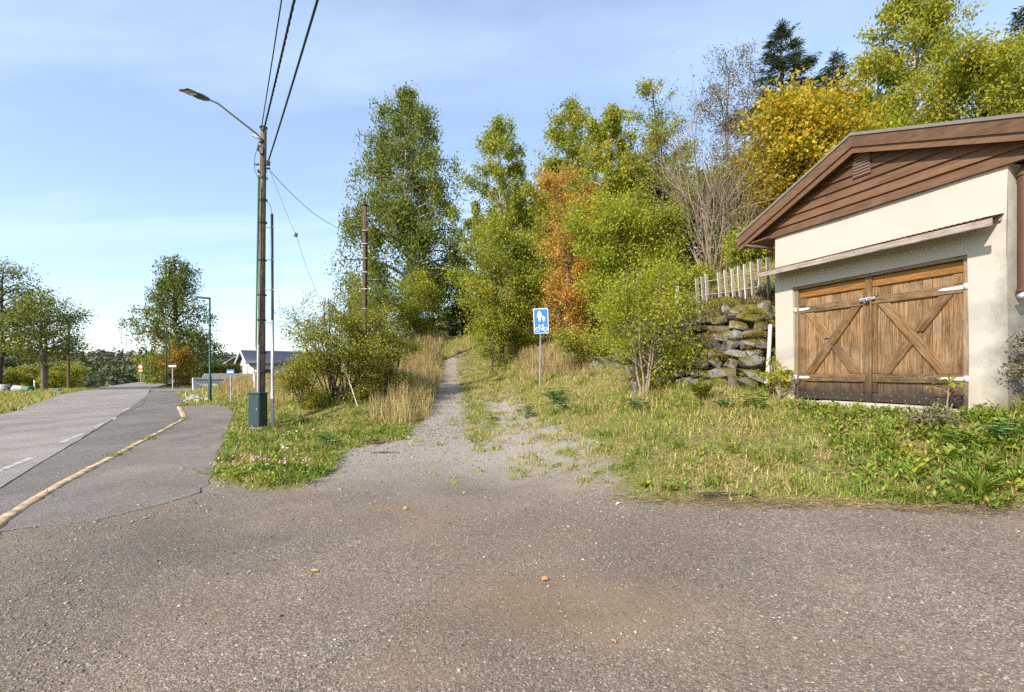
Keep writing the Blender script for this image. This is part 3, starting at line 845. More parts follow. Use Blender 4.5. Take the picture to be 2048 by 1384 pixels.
# flattened straw litter along the yard edge
el = np.array([G(a, b) for a, b in [(1250, 1000), (1480, 1010), (1700, 1010), (2040, 1022)]])
tt = rng.uniform(0, 3, 2600); i_ = tt.astype(int); f_ = (tt - i_)[:, None]
q = el[i_] * (1 - f_) + el[i_ + 1] * f_ + rng.normal(0, .10, (2600, 2)) + (0, .06)
zz = ground_z(q[:, 0], q[:, 1]) + .012
ax = np.stack([rng.normal(size=2600), rng.normal(size=2600) * .6, rng.normal(size=2600) * .08], -1)
V, Qb = leaf_quads(np.c_[q, zz], rng.uniform(.04, .18, 2600), rng, ax, .06, 2.0, 0)
g_ = link('straw_litter', fast_mesh('straw_litter', V, Qb), M['straw'])
tag(g_, 'flattened dry stalks along the edge of the yard', 'straw', kind='stuff')

# weeds rooted along the kerb
kq = []
for sa, cn in ((2.2, 3), (4.2, 5), (5.9, 60), (6.6, 14), (8.4, 50), (8.9, 24), (10.9, 30), (12.6, 16), (13.9, 40), (14.6, 30)):
    c_ = kp(np.array([sa + 2.4]))[0]
    kq.append(c_ + rng.normal(0, 1, (cn, 2)) * (.10, .12) + (.03, 0))
kq = np.concatenate(kq)
V, Qb = blades(kq, rng.uniform(.03, .10, len(kq)), np.full(len(kq), .014), rng, 1.0)
V[:, 2] += .03
g_ = link('kerb_weeds', fast_mesh('kerb_weeds', V, Qb), M['grass_green'])
tag(g_, 'small tufts of weeds growing along the yellow kerb', 'weeds', kind='stuff')

# fallen leaves on the bank, verge and track
xy, r, rg = scatter(5200, 5.0, 24, 47, -.35, .8)
m_ = (rg.uniform(0, 1, len(xy)) < .12 + .75 * vnoise(xy, 1.1, 19) ** 2) & (poly_sd(xy, ROADALL) > .1) & (poly_sd(xy, GFOOT) > .1) & ((poly_sd(xy, GRAVEL) > -.15) | (rg.uniform(0, 1, len(xy)) < .10))
xy = xy[m_]; n = len(xy)
ax = rg.normal(size=(n, 3)); ax[:, 2] *= .25
V, Qb = leaf_quads(np.c_[xy, ground_z(xy[:, 0], xy[:, 1]) + np.where(poly_sd(xy, GRAVEL) > 0, rg.uniform(.02, .07, n), .006)], rg.uniform(.03, .065, n), rg, ax, .6, 2.5, .1)
M['litter'] = leaf_mat('fallen_leaves', [(.40, .27, .05), (.52, .38, .07), (.32, .18, .05)], [(.22, .13, .06), (.38, .26, .12)], .5, 2, .2)
g_ = link('fallen_leaves', fast_mesh('fallen_leaves', V, Qb), M['litter'])
tag(g_, 'fallen yellow and brown leaves strewn over the bank and track', 'leaves', kind='stuff')

# ================================================================== GARAGE
GB = np.array([5.58, 10.85, 1.0])
GU = np.array([.306, -.952, 0]); GU /= np.linalg.norm(GU)
GV = np.array([-GU[1], GU[0], 0])
GA = math.atan2(GU[1], GU[0])
def GL(px, py, yl=0.0):
    """photo pixel -> garage-local (x, z) on the plane y = yl"""
    d = P(px, py, 1.0) - np.array([0, 0, CH])
    o = np.array([0, 0, CH]) - GB
    k = (yl - o @ GV) / (d @ GV)
    q = o + d * k
    return q @ GU, q[2]

# ---- materials
t = NT('cream_render_plaster')
oc = t.objc()
n1 = t.noise(oc, 1.3, 6, .6); n2 = t.noise(oc, 9, 2, .5)
base = t.mixc(n1, (.41, .375, .32), (.50, .46, .40))
sz = t.n('ShaderNodeSeparateXYZ', {0: oc})
# damp, mould and grime near the ground and at the right-hand corner
low = t.ramp(t.math('ADD', t.math('MULTIPLY', sz.outputs[2], .5), t.math('MULTIPLY', t.math('SUBTRACT', t.noise(oc, 2.2, 6, .7), .5), .8)), [(.05, 1.0), (.32, 0.0)])
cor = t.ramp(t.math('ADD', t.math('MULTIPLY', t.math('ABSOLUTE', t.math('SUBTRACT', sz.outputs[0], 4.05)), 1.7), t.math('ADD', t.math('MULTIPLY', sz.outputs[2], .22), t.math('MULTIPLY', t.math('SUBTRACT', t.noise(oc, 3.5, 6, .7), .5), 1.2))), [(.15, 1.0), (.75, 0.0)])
streak = t.ramp(t.noise(t.mapping(oc, (9, 9, .7)), 1.0, 5, .65), [(.52, 0.0), (.75, .4)])
base = t.mixc(t.math('MULTIPLY', low, .55), base, (.36, .29, .20))
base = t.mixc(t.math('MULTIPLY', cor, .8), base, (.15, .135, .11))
base = t.mixc(t.math('MULTIPLY', streak, .35), base, (.40, .34, .25))
M['plaster'] = t.fin(base, .9, t.bump(t.math('ADD', t.math('MULTIPLY', n1, 1.0), t.math('MULTIPLY', n2, .5)), .10, .02), spec=.2)

def wood(name, dark, mid, light, grain=1.0, rough=.65, grime=None, gw=None):
    """grain runs along each board's own local X"""
    t = NT(name)
    oc = t.objc(); rnd = t.objrand()
    sh = t.n('ShaderNodeCombineXYZ', {0: t.math('MULTIPLY', rnd, 37.0), 1: t.math('MULTIPLY', rnd, 11.0), 2: t.math('MULTIPLY', rnd, 5.0)}).outputs[0]
    v = t.n('ShaderNodeVectorMath', {0: oc, 1: sh}, operation='ADD').outputs[0]
    g = t.noise(t.mapping(v, (1.2, 26, 26)), 2.2 * grain, 6, .68, .6)
    kn = t.n('ShaderNodeTexVoronoi', {'Vector': t.mapping(v, (1.0, 5, 5)), 'Scale': 2.1})
    kk = t.ramp(kn.outputs['Distance'], [(.05, 1.0), (.13, 0.0)])
    c = t.ramp(g, [(.34, dark), (.49, mid), (.66, light)])
    c = t.mixc(t.math('MULTIPLY', kk, .7), c, tuple(x * .45 for x in dark))
    var = t.math('ADD', .74, t.math('MULTIPLY', t.math('FRACT', t.math('MULTIPLY', rnd, 7.31)), .5))
    c = t.mixc(1.0, c, t.n('ShaderNodeCombineXYZ', {0: var, 1: var, 2: var}).outputs[0], 'MULTIPLY')
    w = t.ramp(t.noise(v, 3.0, 5, .65), [(.45, 0.0), (.7, .55)])
    if gw: c = t.mixc(w, c, gw)
    if grime:
        # black, wet-rotted wood low down on the doors (height in the world)
        z = t.n('ShaderNodeSeparateXYZ', {0: t.pos()}).outputs[2]
        k = t.math('ADD', t.math('SUBTRACT', z, 1.03), t.math('MULTIPLY', t.math('SUBTRACT', t.noise(t.pos(), 5, 5, .7), .5), .5))
        c = t.mixc(t.ramp(k, [(.18, .9), (.62, 0.0)]), c, grime)
    return t.fin(c, rough, t.bump(g, .5, .006), spec=.3)
M['door_wood'] = wood('tarred_door_wood', (.055, .028, .012), (.165, .087, .035), (.31, .185, .082), 1.0, .62, (.026, .021, .019), (.27, .20, .13))
M['plank_wood'] = wood('door_plank_wood', (.080, .042, .018), (.22, .122, .052), (.40, .25, .118), 1.0, .62, (.030, .025, .022), (.33, .25, .165))
M['door_top'] = wood('orange_stained_wood', (.13, .055, .012), (.23, .105, .022), (.31, .155, .035), 1.0, .55)
M['frame_wood'] = wood('grey_brown_frame_wood', (.10, .065, .04), (.23, .155, .095), (.34, .25, .165), 1.0, .7, (.06, .05, .04))
M['brown_paint'] = wood('brown_painted_boards', (.075, .036, .017), (.122, .062, .030), (.16, .088, .047), .7, .6, None, (.175, .105, .062))
M['grey_wood'] = wood('weathered_grey_wood', (.14, .115, .09), (.27, .235, .195), (.40, .36, .31), 1.2, .85, None, (.20, .10, .055))
M['picket'] = wood('pale_picket_wood', (.34, .28, .21), (.56, .49, .40), (.70, .64, .55), 1.2, .85)
M['white_metal'] = plain('white_painted_iron', (.60, .58, .54), .45, 0, .08)
M['zinc'] = plain('zinc', (.52, .52, .51), .4, .7, .2)
M['black'] = plain('black_iron', (.03, .03, .032), .5, .3)
M['concrete'] = plain('concrete', (.42, .37, .30), .92, 0, .25, 5, .2, .4)
t = NT('roofing_felt'); oc = t.objc()
M['felt'] = t.fin(t.mixc(t.noise(oc, 6, 5), (.13, .12, .105), (.22, .205, .18)), .95, t.bump(t.noise(oc, 60, 4), .4, .01), spec=.15)
t = NT('rusty_corrugated'); oc = t.objc()
M['rust_sheet'] = t.fin(t.ramp(t.noise(oc, 5, 6, .7), [(.3, (.11, .055, .032)), (.55, (.19, .10, .06)), (.75, (.27, .20, .15))]), .8, spec=.3)
M['brown_metal'] = plain('brown_metal', (.10, .050, .028), .45, 0, .12)

gar = empty('garage', GB, GA)
tag(gar, 'small cream plastered garage with brown gable boards and weathered double doors', 'garage')
WG = 4.01; DEPTH = 5.6
x0, zt0 = GL(1586, 574, 0.0); x1, zt1 = GL(1936, 510, 0.0)
ZT = (zt0 + zt1) / 2; ZB = .05
ZW = GL(1545, 480)[1] * .5 + GL(2020, 322)[1] * .5
# wall shell with the door opening and its reveals
bm = bmesh.new()
def quad(*c):
    bm.faces.new([bm.verts.new(Vector(map(float, q))) for q in c])
xs_ = [0, x0, x1, WG]; zs_ = [-1.1, ZB, ZT, ZW + .02]
for i in range(3):
    for j in range(3):
        if i == 1 and j == 1: continue
        quad((xs_[i], 0, zs_[j]), (xs_[i + 1], 0, zs_[j]), (xs_[i + 1], 0, zs_[j + 1]), (xs_[i], 0, zs_[j + 1]))
RV = .20
quad((x0, 0, ZB), (x0, 0, ZT), (x0, RV, ZT), (x0, RV, ZB)); quad((x1, 0, ZB), (x1, RV, ZB), (x1, RV, ZT), (x1, 0, ZT))
quad((x0, 0, ZT), (x1, 0, ZT), (x1, RV, ZT), (x0, RV, ZT)); quad((x0, 0, ZB), (x0, RV, ZB), (x1, RV, ZB), (x1, 0, ZB))
for xx, s in ((0, 1), (WG, -1)):
    n_ = 8
    for k in range(n_):
        a = DEPTH * k / n_; b = DEPTH * (k + 1) / n_
        quad((xx, a, -1.1), (xx, b, -1.1), (xx, b, ZW + .02), (xx, a, ZW + .02))
quad((0, DEPTH, -1.1), (WG, DEPTH, -1.1), (WG, DEPTH, ZW + .9), (0, DEPTH, ZW + .9))
bmesh.ops.remove_doubles(bm, verts=bm.verts[:], dist=.0005)
bmesh.ops.subdivide_edges(bm, edges=bm.edges[:], cuts=2, use_grid_fill=True)
for v in bm.verts:
    v.co.x += .008 * math.sin(v.co.z * 2.1 + v.co.y); 
    if abs(v.co.y) < .01: v.co.y += .010 * math.sin(v.co.x * 1.9 + v.co.z * 1.3)
bmesh.ops.recalc_face_normals(bm, faces=bm.faces[:])
me = bpy.data.meshes.new('wall'); bm.to_mesh(me); bm.free()
link('wall', me, M['plaster'], gar, smooth=False)

def board(name, a, b, wd, th, mat, parent, y, bev=.006, jit=.0015):
    """board in the garage front plane from (x,z) a to (x,z) b, its front face at y"""
    a = np.array(a, float); b = np.array(b, float)
    L = np.linalg.norm(b - a); ang = math.atan2(b[1] - a[1], b[0] - a[0])
    me = bevel_box(name, (L, th, wd), bev, jit)
    c = (a + b) / 2
    return link(name, me, mat, parent, (c[0], y + th / 2, c[1]), (0, -ang, 0))

# ---- roof: ridge along local y
OV = .24                                    # roof stands forward of the wall
xr, zr = GL(1704, 268, -OV)
xl, zl = GL(1476, 474, -OV)
xR = WG + .78
sl = (zr - zl) / (xr - xl)
_, zq = GL(2047, 229, -OV); xq, _ = GL(2047, 229, -OV)
sr = (zr - zq) / (xq - xr)
zR = zr - sr * (xR - xr)
def roofline(x): return zr - (xr - x) * sl if x < xr else zr - (x - xr) * sr
for nm, xa, za, xb, zb in (('roof_panel', xl, zl, xr, zr), ('roof_panel', xr, zr, xR, zR)):
    me = poly_prism(nm, [(xa, za + .015), (xb, zb + .015), (xb, zb - .035), (xa, za - .035)], -OV - .05, DEPTH + .3)
    link(nm, me, M['felt'], gar)
    # upper and lower barge boards
    ln = math.hypot(xb - xa, zb - za); ux, uz = (xb - xa) / ln, (zb - za) / ln; nx, nz = uz, -ux
    def off(x, z, d): return (x + nx * 0 , z - d / abs(ux))
    for d0, d1, y0, y1 in ((.037, .215, -OV - .03, -OV), (.17, .315, -OV + .002, -OV + .03)):
        me = poly_prism('barge_board', [off(xa, za, d0), off(xb, zb, d0), off(xb, zb, d1), off(xa, za, d1)], y0, y1)
        link('barge_board', me, M['brown_paint'], gar)
    # soffit
    me = poly_prism('soffit', [off(xa, za, .22), off(xb, zb, .22), off(xb, zb, .236), off(xa, za, .236)], -OV + .035, -.03)
    link('soffit', me, M['brown_paint'], gar)
# eave boards along the sides, boxed eave ends
for xe, ze, s in ((xl, zl, 1), (xR, zR, -1)):
    me = bevel_box('eave_board', (DEPTH + OV + .2, .03, .18), .004)
    link('eave_board', me, M['brown_paint'], gar, (xe + .02 * s, (DEPTH - OV + .2) / 2, ze - .13), (0, 0, math.pi / 2))
me = poly_prism('eave_soffit', [(xl + .03, zl - .20), (0.0, zl - .20), (0.0, zl - .225), (xl + .03, zl - .225)], -OV + .04, DEPTH)
link('eave_soffit', me, M['brown_paint'], gar)
# ---- gable cladding: lapped boards, each its own piece
pz = ZW - .015; k = 0; PH = .168
while True:
    z0 = pz + k * PH; z1 = z0 + PH + .012
    zt = lambda x: roofline(x) - .235
    # x extents where the board stays under the roof
    def xspan(z):
        a = xr - (zr - .235 - z) / sl; b = xr + (zr - .235 - z) / sr
        return a, b
    a0, b0 = xspan(z0)
    if z0 > zr - .30: break
    z1 = min(z1, zr - .24)
    a1, b1 = xspan(z1)
    a0 = max(a0, xl + .10); b0 = min(b0, xR - .1)
    if k == 0: a0 = max(a0, xl + .28)
    pts = [(a0, z0), (b0, z0), (b1, z1), (a1, z1)]
    me = bpy.data.meshes.new('cladding_board')
    yb, yt = -.070, -.030
    V = [(pts[0][0], yb, z0), (pts[1][0], yb, z0), (pts[2][0], yt, z1), (pts[3][0], yt, z1), (pts[0][0], -.004, z0), (pts[1][0], -.004, z0), (pts[2][0], -.004, z1), (pts[3][0], -.004, z1)]
    me.from_pydata(V, [], [(0, 1, 2, 3), (4, 7, 6, 5), (0, 4, 5, 1), (1, 5, 6, 2), (2, 6, 7, 3), (3, 7, 4, 0)])
    me.update()
    o = link('cladding_board', me, M['brown_paint'], gar)
    k += 1
# backing behind the boards
me = poly_prism('gable_backing', [(0, ZW + .02), (WG, ZW + .02), (xr, zr - .26)], .0, .03)
link('gable_backing', me, M['black'], gar)
# ---- gable vent
va, vz1 = GL(1706, 312, -.06); vb, vz0 = GL(1742, 346, -.06)
vent = link('gable_vent', bevel_box('gable_vent', (vb - va, .03, vz1 - vz0), .004), M['brown_metal'], gar, ((va + vb) / 2, -.062, (vz0 + vz1) / 2))
M['vent'] = plain('vent_louvre', (.30, .21, .165), .6)
for q in range(8):
    zz = -(vz1 - vz0) / 2 + .03 + q * ((vz1 - vz0) - .06) / 7
    link('louvre', bevel_box('louvre', (vb - va - .05, .022, .012), .002), M['vent'], vent, (0, -.022, zz), (.6, 0, 0))
# ---- canopy over the doors
ca = GL(1516, 552, -.4); cb = GL(1984, 441, -.4)
cz = (ca[1] + cb[1]) / 2
can = link('canopy_board', bevel_box('canopy_board', (cb[0] - ca[0], .035, .105), .006, .006), M['grey_wood'], gar, ((ca[0] + cb[0]) / 2, -.4, cz), (0, math.radians(.3), 0))
g = Geo()
ns_ = 260; xs_c = np.linspace(ca[0] + .02, min(cb[0] + .16, WG - .03), ns_)
zc = .009 * np.sin(xs_c * 2 * math.pi / .076)
top = np.stack([xs_c, np.full(ns_, -.43), cz + .060 + zc], -1); bk = np.stack([xs_c, np.full(ns_, .0), cz + .16 + zc], -1)
V = np.concatenate([top, bk]); i_ = np.arange(ns_ - 1)
g.add(V, np.stack([i_, i_ + 1, i_ + 1 + ns_, i_ + ns_], -1))
V2 = V.copy(); V2[:, 2] -= .004
g.add(V2, np.stack([i_, i_ + ns_, i_ + 1 + ns_, i_ + 1], -1))
link('corrugated_sheet', g.mesh('corrugated_sheet'), M['rust_sheet'], gar)
for q, fx in enumerate((.28, WG * .5, WG - .30)):
    me = bevel_box('canopy_bracket', (.06, .38, .07), .004)
    link('canopy_bracket', me, M['grey_wood'], gar, (fx, -.195, cz + .035), (-.16 * 0 + math.radians(9), 0, 0))
me = bevel_box('canopy_batten', (cb[0] - ca[0] - .4, .04, .05), .004)
link('canopy_batten', me, M['grey_wood'], gar, ((ca[0] + cb[0]) / 2 + .1, -.03, cz + .085))

# ---- door frame and leaves
DY = .085
jw = .075
board('jamb', (x0 + jw / 2 + .002, ZB), (x0 + jw / 2 + .002, ZT - .05), jw, .10, M['frame_wood'], gar, DY - .045)
board('jamb', (x1 - jw / 2 - .002, ZB), (x1 - jw / 2 - .002, ZT - .05), jw + .02, .10, M['frame_wood'], gar, DY - .045)
board('head_beam', (x0 + .003, ZT - .027), (x1 - .003, ZT - .027), .05, .12, M['frame_wood'], gar, DY - .065)
xm = GL(1738, 650, DY)[0]
dz0 = ZB + .03; dz1 = ZT - .055
zz_ = {'top': (dz1 - .175, dz1 - .005)}
zu = GL(1925, 575, DY)[1]; zlw = GL(1925, 754, DY)[1]
zu = (zu + GL(1600, 621, DY)[1]) / 2; zlw = (zlw + GL(1600, 758, DY)[1]) / 2
def leaf(xa, xb, hinge_left):
    r = empty('door_leaf', (0, 0, 0)); r.parent = gar
    wd = xb - xa
    # tongue and groove boards
    n_ = 8 if hinge_left else 9
    cuts = np.linspace(xa + .006, xb - .006, n_ + 1) + np.r_[0, RN.uniform(-.03, .03, n_ - 1), 0]
    for q in range(n_):
        board('plank', ((cuts[q] + cuts[q + 1]) / 2, dz0 + .005), ((cuts[q] + cuts[q + 1]) / 2, dz1), cuts[q + 1] - cuts[q] - .009, .025, M['plank_wood'], r, DY + .045 + RN.uniform(-.003, .003), .004)
    # stiles between the rails, rails, top and bottom boards
    sw = .125 if hinge_left else .15
    for sx_, w_ in ((xa + (sw / 2 if hinge_left else .06), sw if hinge_left else .115), (xb - (.06 if hinge_left else sw / 2 + .004), .115 if hinge_left else sw)):
        board('stile', (sx_, zlw + .075), (sx_, zu - .072), w_, .03, M['door_wood'], r, DY + .012)
        board('stile', (sx_, zu + .072), (sx_, dz1 - .188), w_, .03, M['door_wood'], r, DY + .012)
        board('stile', (sx_, dz0 + .17), (sx_, zlw - .075), w_, .03, M['door_wood'], r, DY + .013)
    board('top_board', (xa + .004, dz1 - .09), (xb - .004, dz1 - .09), .17, .035, M['door_top'], r, DY + .005)
    board('rail', (xa + .004, zu), (xb - .004, zu), .135, .038, M['door_wood'], r, DY + .001)
    board('rail', (xa + .004, zlw), (xb - .004, zlw), .14, .038, M['door_wood'], r, DY + .001)
    board('bottom_board', (xa + .004, dz0 + .085), (xb - .004, dz0 + .085), .155, .032, M['door_wood'], r, DY + .004)
    # crossed braces; the front one runs through, the other butts against it in two pieces
    za, zb_ = zlw + .075, zu - .075
    ia = xa + sw * .9 if hinge_left else xa + .13; ib = xb - .14 if hinge_left else xb - sw * 1.05
    p00 = np.array((ia + .09, za + .05)); p11 = np.array((ib - .09, zb_ - .05)); p01 = np.array((ia + .09, zb_ - .05)); p10 = np.array((ib - .09, za + .05))
    mid = (p00 + p11) / 2
    bw = .155
    def brace(a, b, wd, th, y):
        """a board cut level where it meets the rails"""
        a = np.array(a); b = np.array(b); e = b - a; L = np.linalg.norm(e); e /= L
        nrm = np.array([-e[1], e[0]])
        hw = wd / 2 / abs(e[1])       # half width measured along x
        c = (a + b) / 2
        ang = math.atan2(e[1], e[0])
        pts = []
        for qx, qz in ((a[0] - hw, a[1]), (a[0] + hw, a[1]), (b[0] + hw, b[1]), (b[0] - hw, b[1])):
            w_ = np.array((qx, qz)) - c
            pts.append((w_ @ e, w_ @ nrm))
        me = poly_prism('brace', pts, 0, th)
        bm = bmesh.new(); bm.from_mesh(me)
        bmesh.ops.bevel(bm, geom=bm.edges[:], offset=.004, segments=1, affect='EDGES'); bm.to_mesh(me); bm.free()
        link('brace', me, M['door_wood'], r, (c[0], y, c[1]), (0, -ang, 0))
    A = (ia + .10, za), (ib - .10, zb_)
    B = (ia + .10, zb_), (ib - .10, za)
    through, cut = (A, B) if hinge_left else (B, A)
    brace(through[0], through[1], bw, .042, DY + .002)
    ca_, cb_ = np.array(cut[0]), np.array(cut[1]); e = (cb_ - ca_); L = np.linalg.norm(e); e /= L
    gap = .095
    m_ = (ca_ + cb_) / 2
    brace(ca_, m_ - e * gap, bw, .032, DY + .012); brace(m_ + e * gap, cb_, bw, .032, DY + .012)
    # nail heads
    g = Geo()
    for zc_, cnt in ((dz1 - .045, 9), (dz1 - .135, 8), (zu + .03, 6), (zu - .035, 6), (zlw + .03, 6), (zlw - .035, 7), (dz0 + .12, 7), (dz0 + .05, 6)):
        for q in range(cnt):
            xx = xa + .05 + (wd - .1) * (q + .5) / cnt + RN.uniform(-.03, .03)
            yy = DY - .001 if abs(zc_ - zu) < .05 or abs(zc_ - zlw) < .05 else DY + .003
            g.box((xx, yy, zc_ + RN.uniform(-.012, .012)), (.011, .006, .011), 0)
    o = link('nail_heads', g.mesh('nail_heads'), M['zinc'], r); o['kind'] = 'stuff'
    # strap hinges
    for zh in (zu + .01, zlw + .005):
        s = 1 if hinge_left else -1
        xh = xa if hinge_left else xb
        L = .26 if hinge_left else .36
        pts = [(xh - s * .02, zh - .028), (xh + s * L * .8, zh - .020), (xh + s * L, zh), (xh + s * L * .8, zh + .020), (xh - s * .02, zh + .028)]
        if s < 0: pts = pts[::-1]
        h = link('hinge', poly_prism('hinge', pts, DY - .010, DY - .002), M['white_metal'], r)
        g = Geo(); g.tube([(xh - s * .035, DY - .02, zh - .05), (xh - s * .035, DY - .02, zh + .055)], .017, 8, True)
        g.box((xh - s * .055, DY - .052, zh), (.07, .012, .09))
        link('hinge_knuckle', g.mesh('hinge_knuckle'), M['white_metal'], h)
    return r
lf = leaf(x0 + jw + .006, xm - .012, True)
rf = leaf(xm + .016, x1 - jw - .022, False)
# cover strip on the meeting edge, in two pieces with the hasp between
board('cover_strip', (xm + .004, dz0), (xm + .004, dz1), .115, .03, M['door_wood'], gar, DY - .032)
hz_ = zu + .03
hs = link('hasp', bevel_box('hasp', (.27, .012, .05), .003), M['zinc'], gar, (xm, DY - .042, hz_), (0, -.05, 0))
g = Geo(); g.tube([(-.02 + .028 * math.cos(a), -.022, -.03 + .034 * math.sin(a)) for a in np.linspace(0, 2 * math.pi, 14)], .006, 6)
link('shackle', g.mesh('shackle'), M['zinc'], hs)
link('padlock', bevel_box('padlock', (.055, .03, .055), .006), M['black'], hs, (.02, -.028, -.06))
g = Geo(); g.tube([(-.13, -.016, .012), (.07, -.016, .012)], .010, 6, True)
link('bolt', g.mesh('bolt'), M['zinc'], hs)
# threshold
sa, sz0 = GL(1640, 806, -.08); sb, _ = GL(1868, 815, -.08)
link('threshold', bevel_box('threshold', (sb - sa, .20, .11), .012, .008), M['concrete'], gar, ((sa + sb) / 2, -.02, ZB - .03))
# ---- rainwater goods
def gl2(px, py, y):
    x, z = GL(px, py, y); return (x, y, z)
g = Geo(); g.tube([(xl + .26, -.30, zl - .26), (xl + .34, -.20, zl - .29), (-.05, .16, zl - .40), (-.045, .22, zl - .44), (-.045, .24, zl - .9)], .042, 8)
link('downpipe', g.mesh('downpipe'), M['brown_metal'], gar, smooth=True)
dp = gl2(2046, 345, 0)
g = Geo()
dx = WG + .12
pz0 = GL(2040, 580, .1)[1]; pz1 = GL(2040, 350, .1)[1]
g.tube([(dx, .16, pz1 + .17), (dx, .16, pz1 + .14), (dx, .16, pz1 + .06), (dx, .16, pz1), (dx, .16, pz0), (dx, .16, pz0 - .005)], [.01, .05, .085, .085, .085, .085], 12)
g.tube([(dx, .16, pz1 - .015), (dx, .16, pz1 + .015)], .10, 12); g.tube([(dx, .16, pz0 - .02), (dx, .16, pz0 + .015)], .105, 12, True)
link('downpipe', g.mesh('downpipe'), M['brown_metal'], gar, smooth=True)
g = Geo(); g.tube([(dx + .02, .14, pz0 - .05), (dx, .02, pz0 - .11)], .045, 10, True)
link('pipe_outlet', g.mesh('pipe_outlet'), M['zinc'], gar, smooth=True)

# ---- white plastic pipe propped against the corner
pa = P(1541, 650, 11.05); pb = P(1534, 768, 10.6)
g = Geo()
g.tube([pb, pb + (pa - pb) * .13], .052, 10, True); g.tube([pb + (pa - pb) * .13, pa], .040, 10, True)
pr = link('drain_pipe', g.mesh('drain_pipe'), M['white_metal'], smooth=True)
tag(pr, 'white plastic drain pipe leaning between the stone wall and the garage corner', 'pipe')

# ================================================================== DRY STONE WALL
t = NT('wall_stone')
oc = t.objc(); rnd = t.objrand()
p = t.pos()
nA = t.noise(p, 7, 6, .65); nB = t.noise(p, 40, 4, .6)
c = t.mixc(nA, (.095, .088, .08), (.30, .275, .245))
vv = t.math('ADD', .72, t.math('MULTIPLY', rnd, .6))
c = t.mixc(1.0, c, t.n('ShaderNodeCombineXYZ', {0: vv, 1: vv, 2: vv}).outputs[0], 'MULTIPLY')
lich = t.ramp(t.noise(p, 18, 4, .7), [(.60, 0.0), (.66, .7)])
c = t.mixc(lich, c, (.38, .37, .33))
nz_ = t.n('ShaderNodeSeparateXYZ', {0: t.n('ShaderNodeNewGeometry').outputs['Normal']}).outputs[2]
mo = t.math('ADD', t.math('MULTIPLY', nz_, .22), t.noise(p, 1.6, 5, .65))
c = t.mixc(t.ramp(mo, [(.52, 0.0), (.62, .95)]), c, t.mixc(t.noise(p, 30, 4), (.06, .052, .008), (.19, .155, .018)))
M['stone'] = t.fin(c, .9, t.bump(t.math('ADD', nA, t.math('MULTIPLY', nB, .5)), .8, .03), spec=.25)
sw_ = empty('dry_stone_wall', (4.6, 12.8, tz(4.6, 12.8)))
tag(sw_, 'mossy dry stone retaining wall leaning back into the bank beside the garage', 'stone wall')
def stone_mesh(rng, d):
    bm = bmesh.new()
    for _ in range(18):
        v = rng.normal(size=3); v /= np.linalg.norm(v)
        v = np.sign(v) * np.abs(v) ** .62
        v *= rng.uniform(.82, 1.05)
        bm.verts.new(Vector((v[0] * d[0] / 2, v[1] * d[1] / 2, v[2] * d[2] / 2)))
    r = bmesh.ops.convex_hull(bm, input=bm.verts[:])
    bmesh.ops.delete(bm, geom=[e for e in r['geom_interior'] if isinstance(e, bmesh.types.BMVert)], context='VERTS')
    bmesh.ops.bevel(bm, geom=bm.edges[:], offset=min(d) * .03, segments=1, affect='EDGES')
    me = bpy.data.meshes.new('stone'); bm.to_mesh(me); bm.free()
    return me
WL = WALL_LINE[:4][::-1]
wseg = np.r_[0, np.cumsum(np.linalg.norm(np.diff(WL, axis=0), axis=1))]
rg = np.random.default_rng(77)
cnt = 0
row_z = 0.0
for row in range(10):
    rh = [.26, .24, .27, .22, .26, .22, .25, .2, .24, .2][row]
    s = rg.uniform(-.15, .1)
    while s < 5.6:
        w_ = rg.choice([rg.uniform(.16, .32), rg.uniform(.32, .7)]) * (1.1 if row < 3 else 1)
        sc_ = s + w_ / 2
        x = np.interp(sc_, wseg, WL[:, 0]); y = np.interp(sc_, wseg, WL[:, 1])
        i = min(2, np.searchsorted(wseg, sc_) - 1); i = max(0, i)
        dirv = WL[i + 1] - WL[i]; dirv /= np.linalg.norm(dirv)
        up = np.array([dirv[1], -dirv[0]])         # into the bank
        full = np.interp(sc_, wseg, [2.0, 1.75, 1.0, .4])
        if row_z + rh * .5 < full + .05:
            front = terrain([x - up[0] * .35], [y - up[1] * .35])[0]
            bt = (row_z + .15) * .42 + rg.uniform(-.07, .05)
            px_ = x + up[0] * (bt - .22); py_ = y + up[1] * (bt - .22)
            d = (w_ * 1.24, rg.uniform(.45, .65), rh * rg.uniform(.95, 1.6))
            o = link('stone', stone_mesh(rg, d), M['stone'], None)
            o.parent = sw_
            o.location = Vector((px_, py_, front + row_z + rh / 2 - .05)) - sw_.location
            o.rotation_euler = (rg.normal(0, .12), rg.normal(0, .16), math.atan2(dirv[1], dirv[0]) + rg.normal(0, .18))
            cnt += 1
        s += w_ * 1.0
    row_z += rh * .93
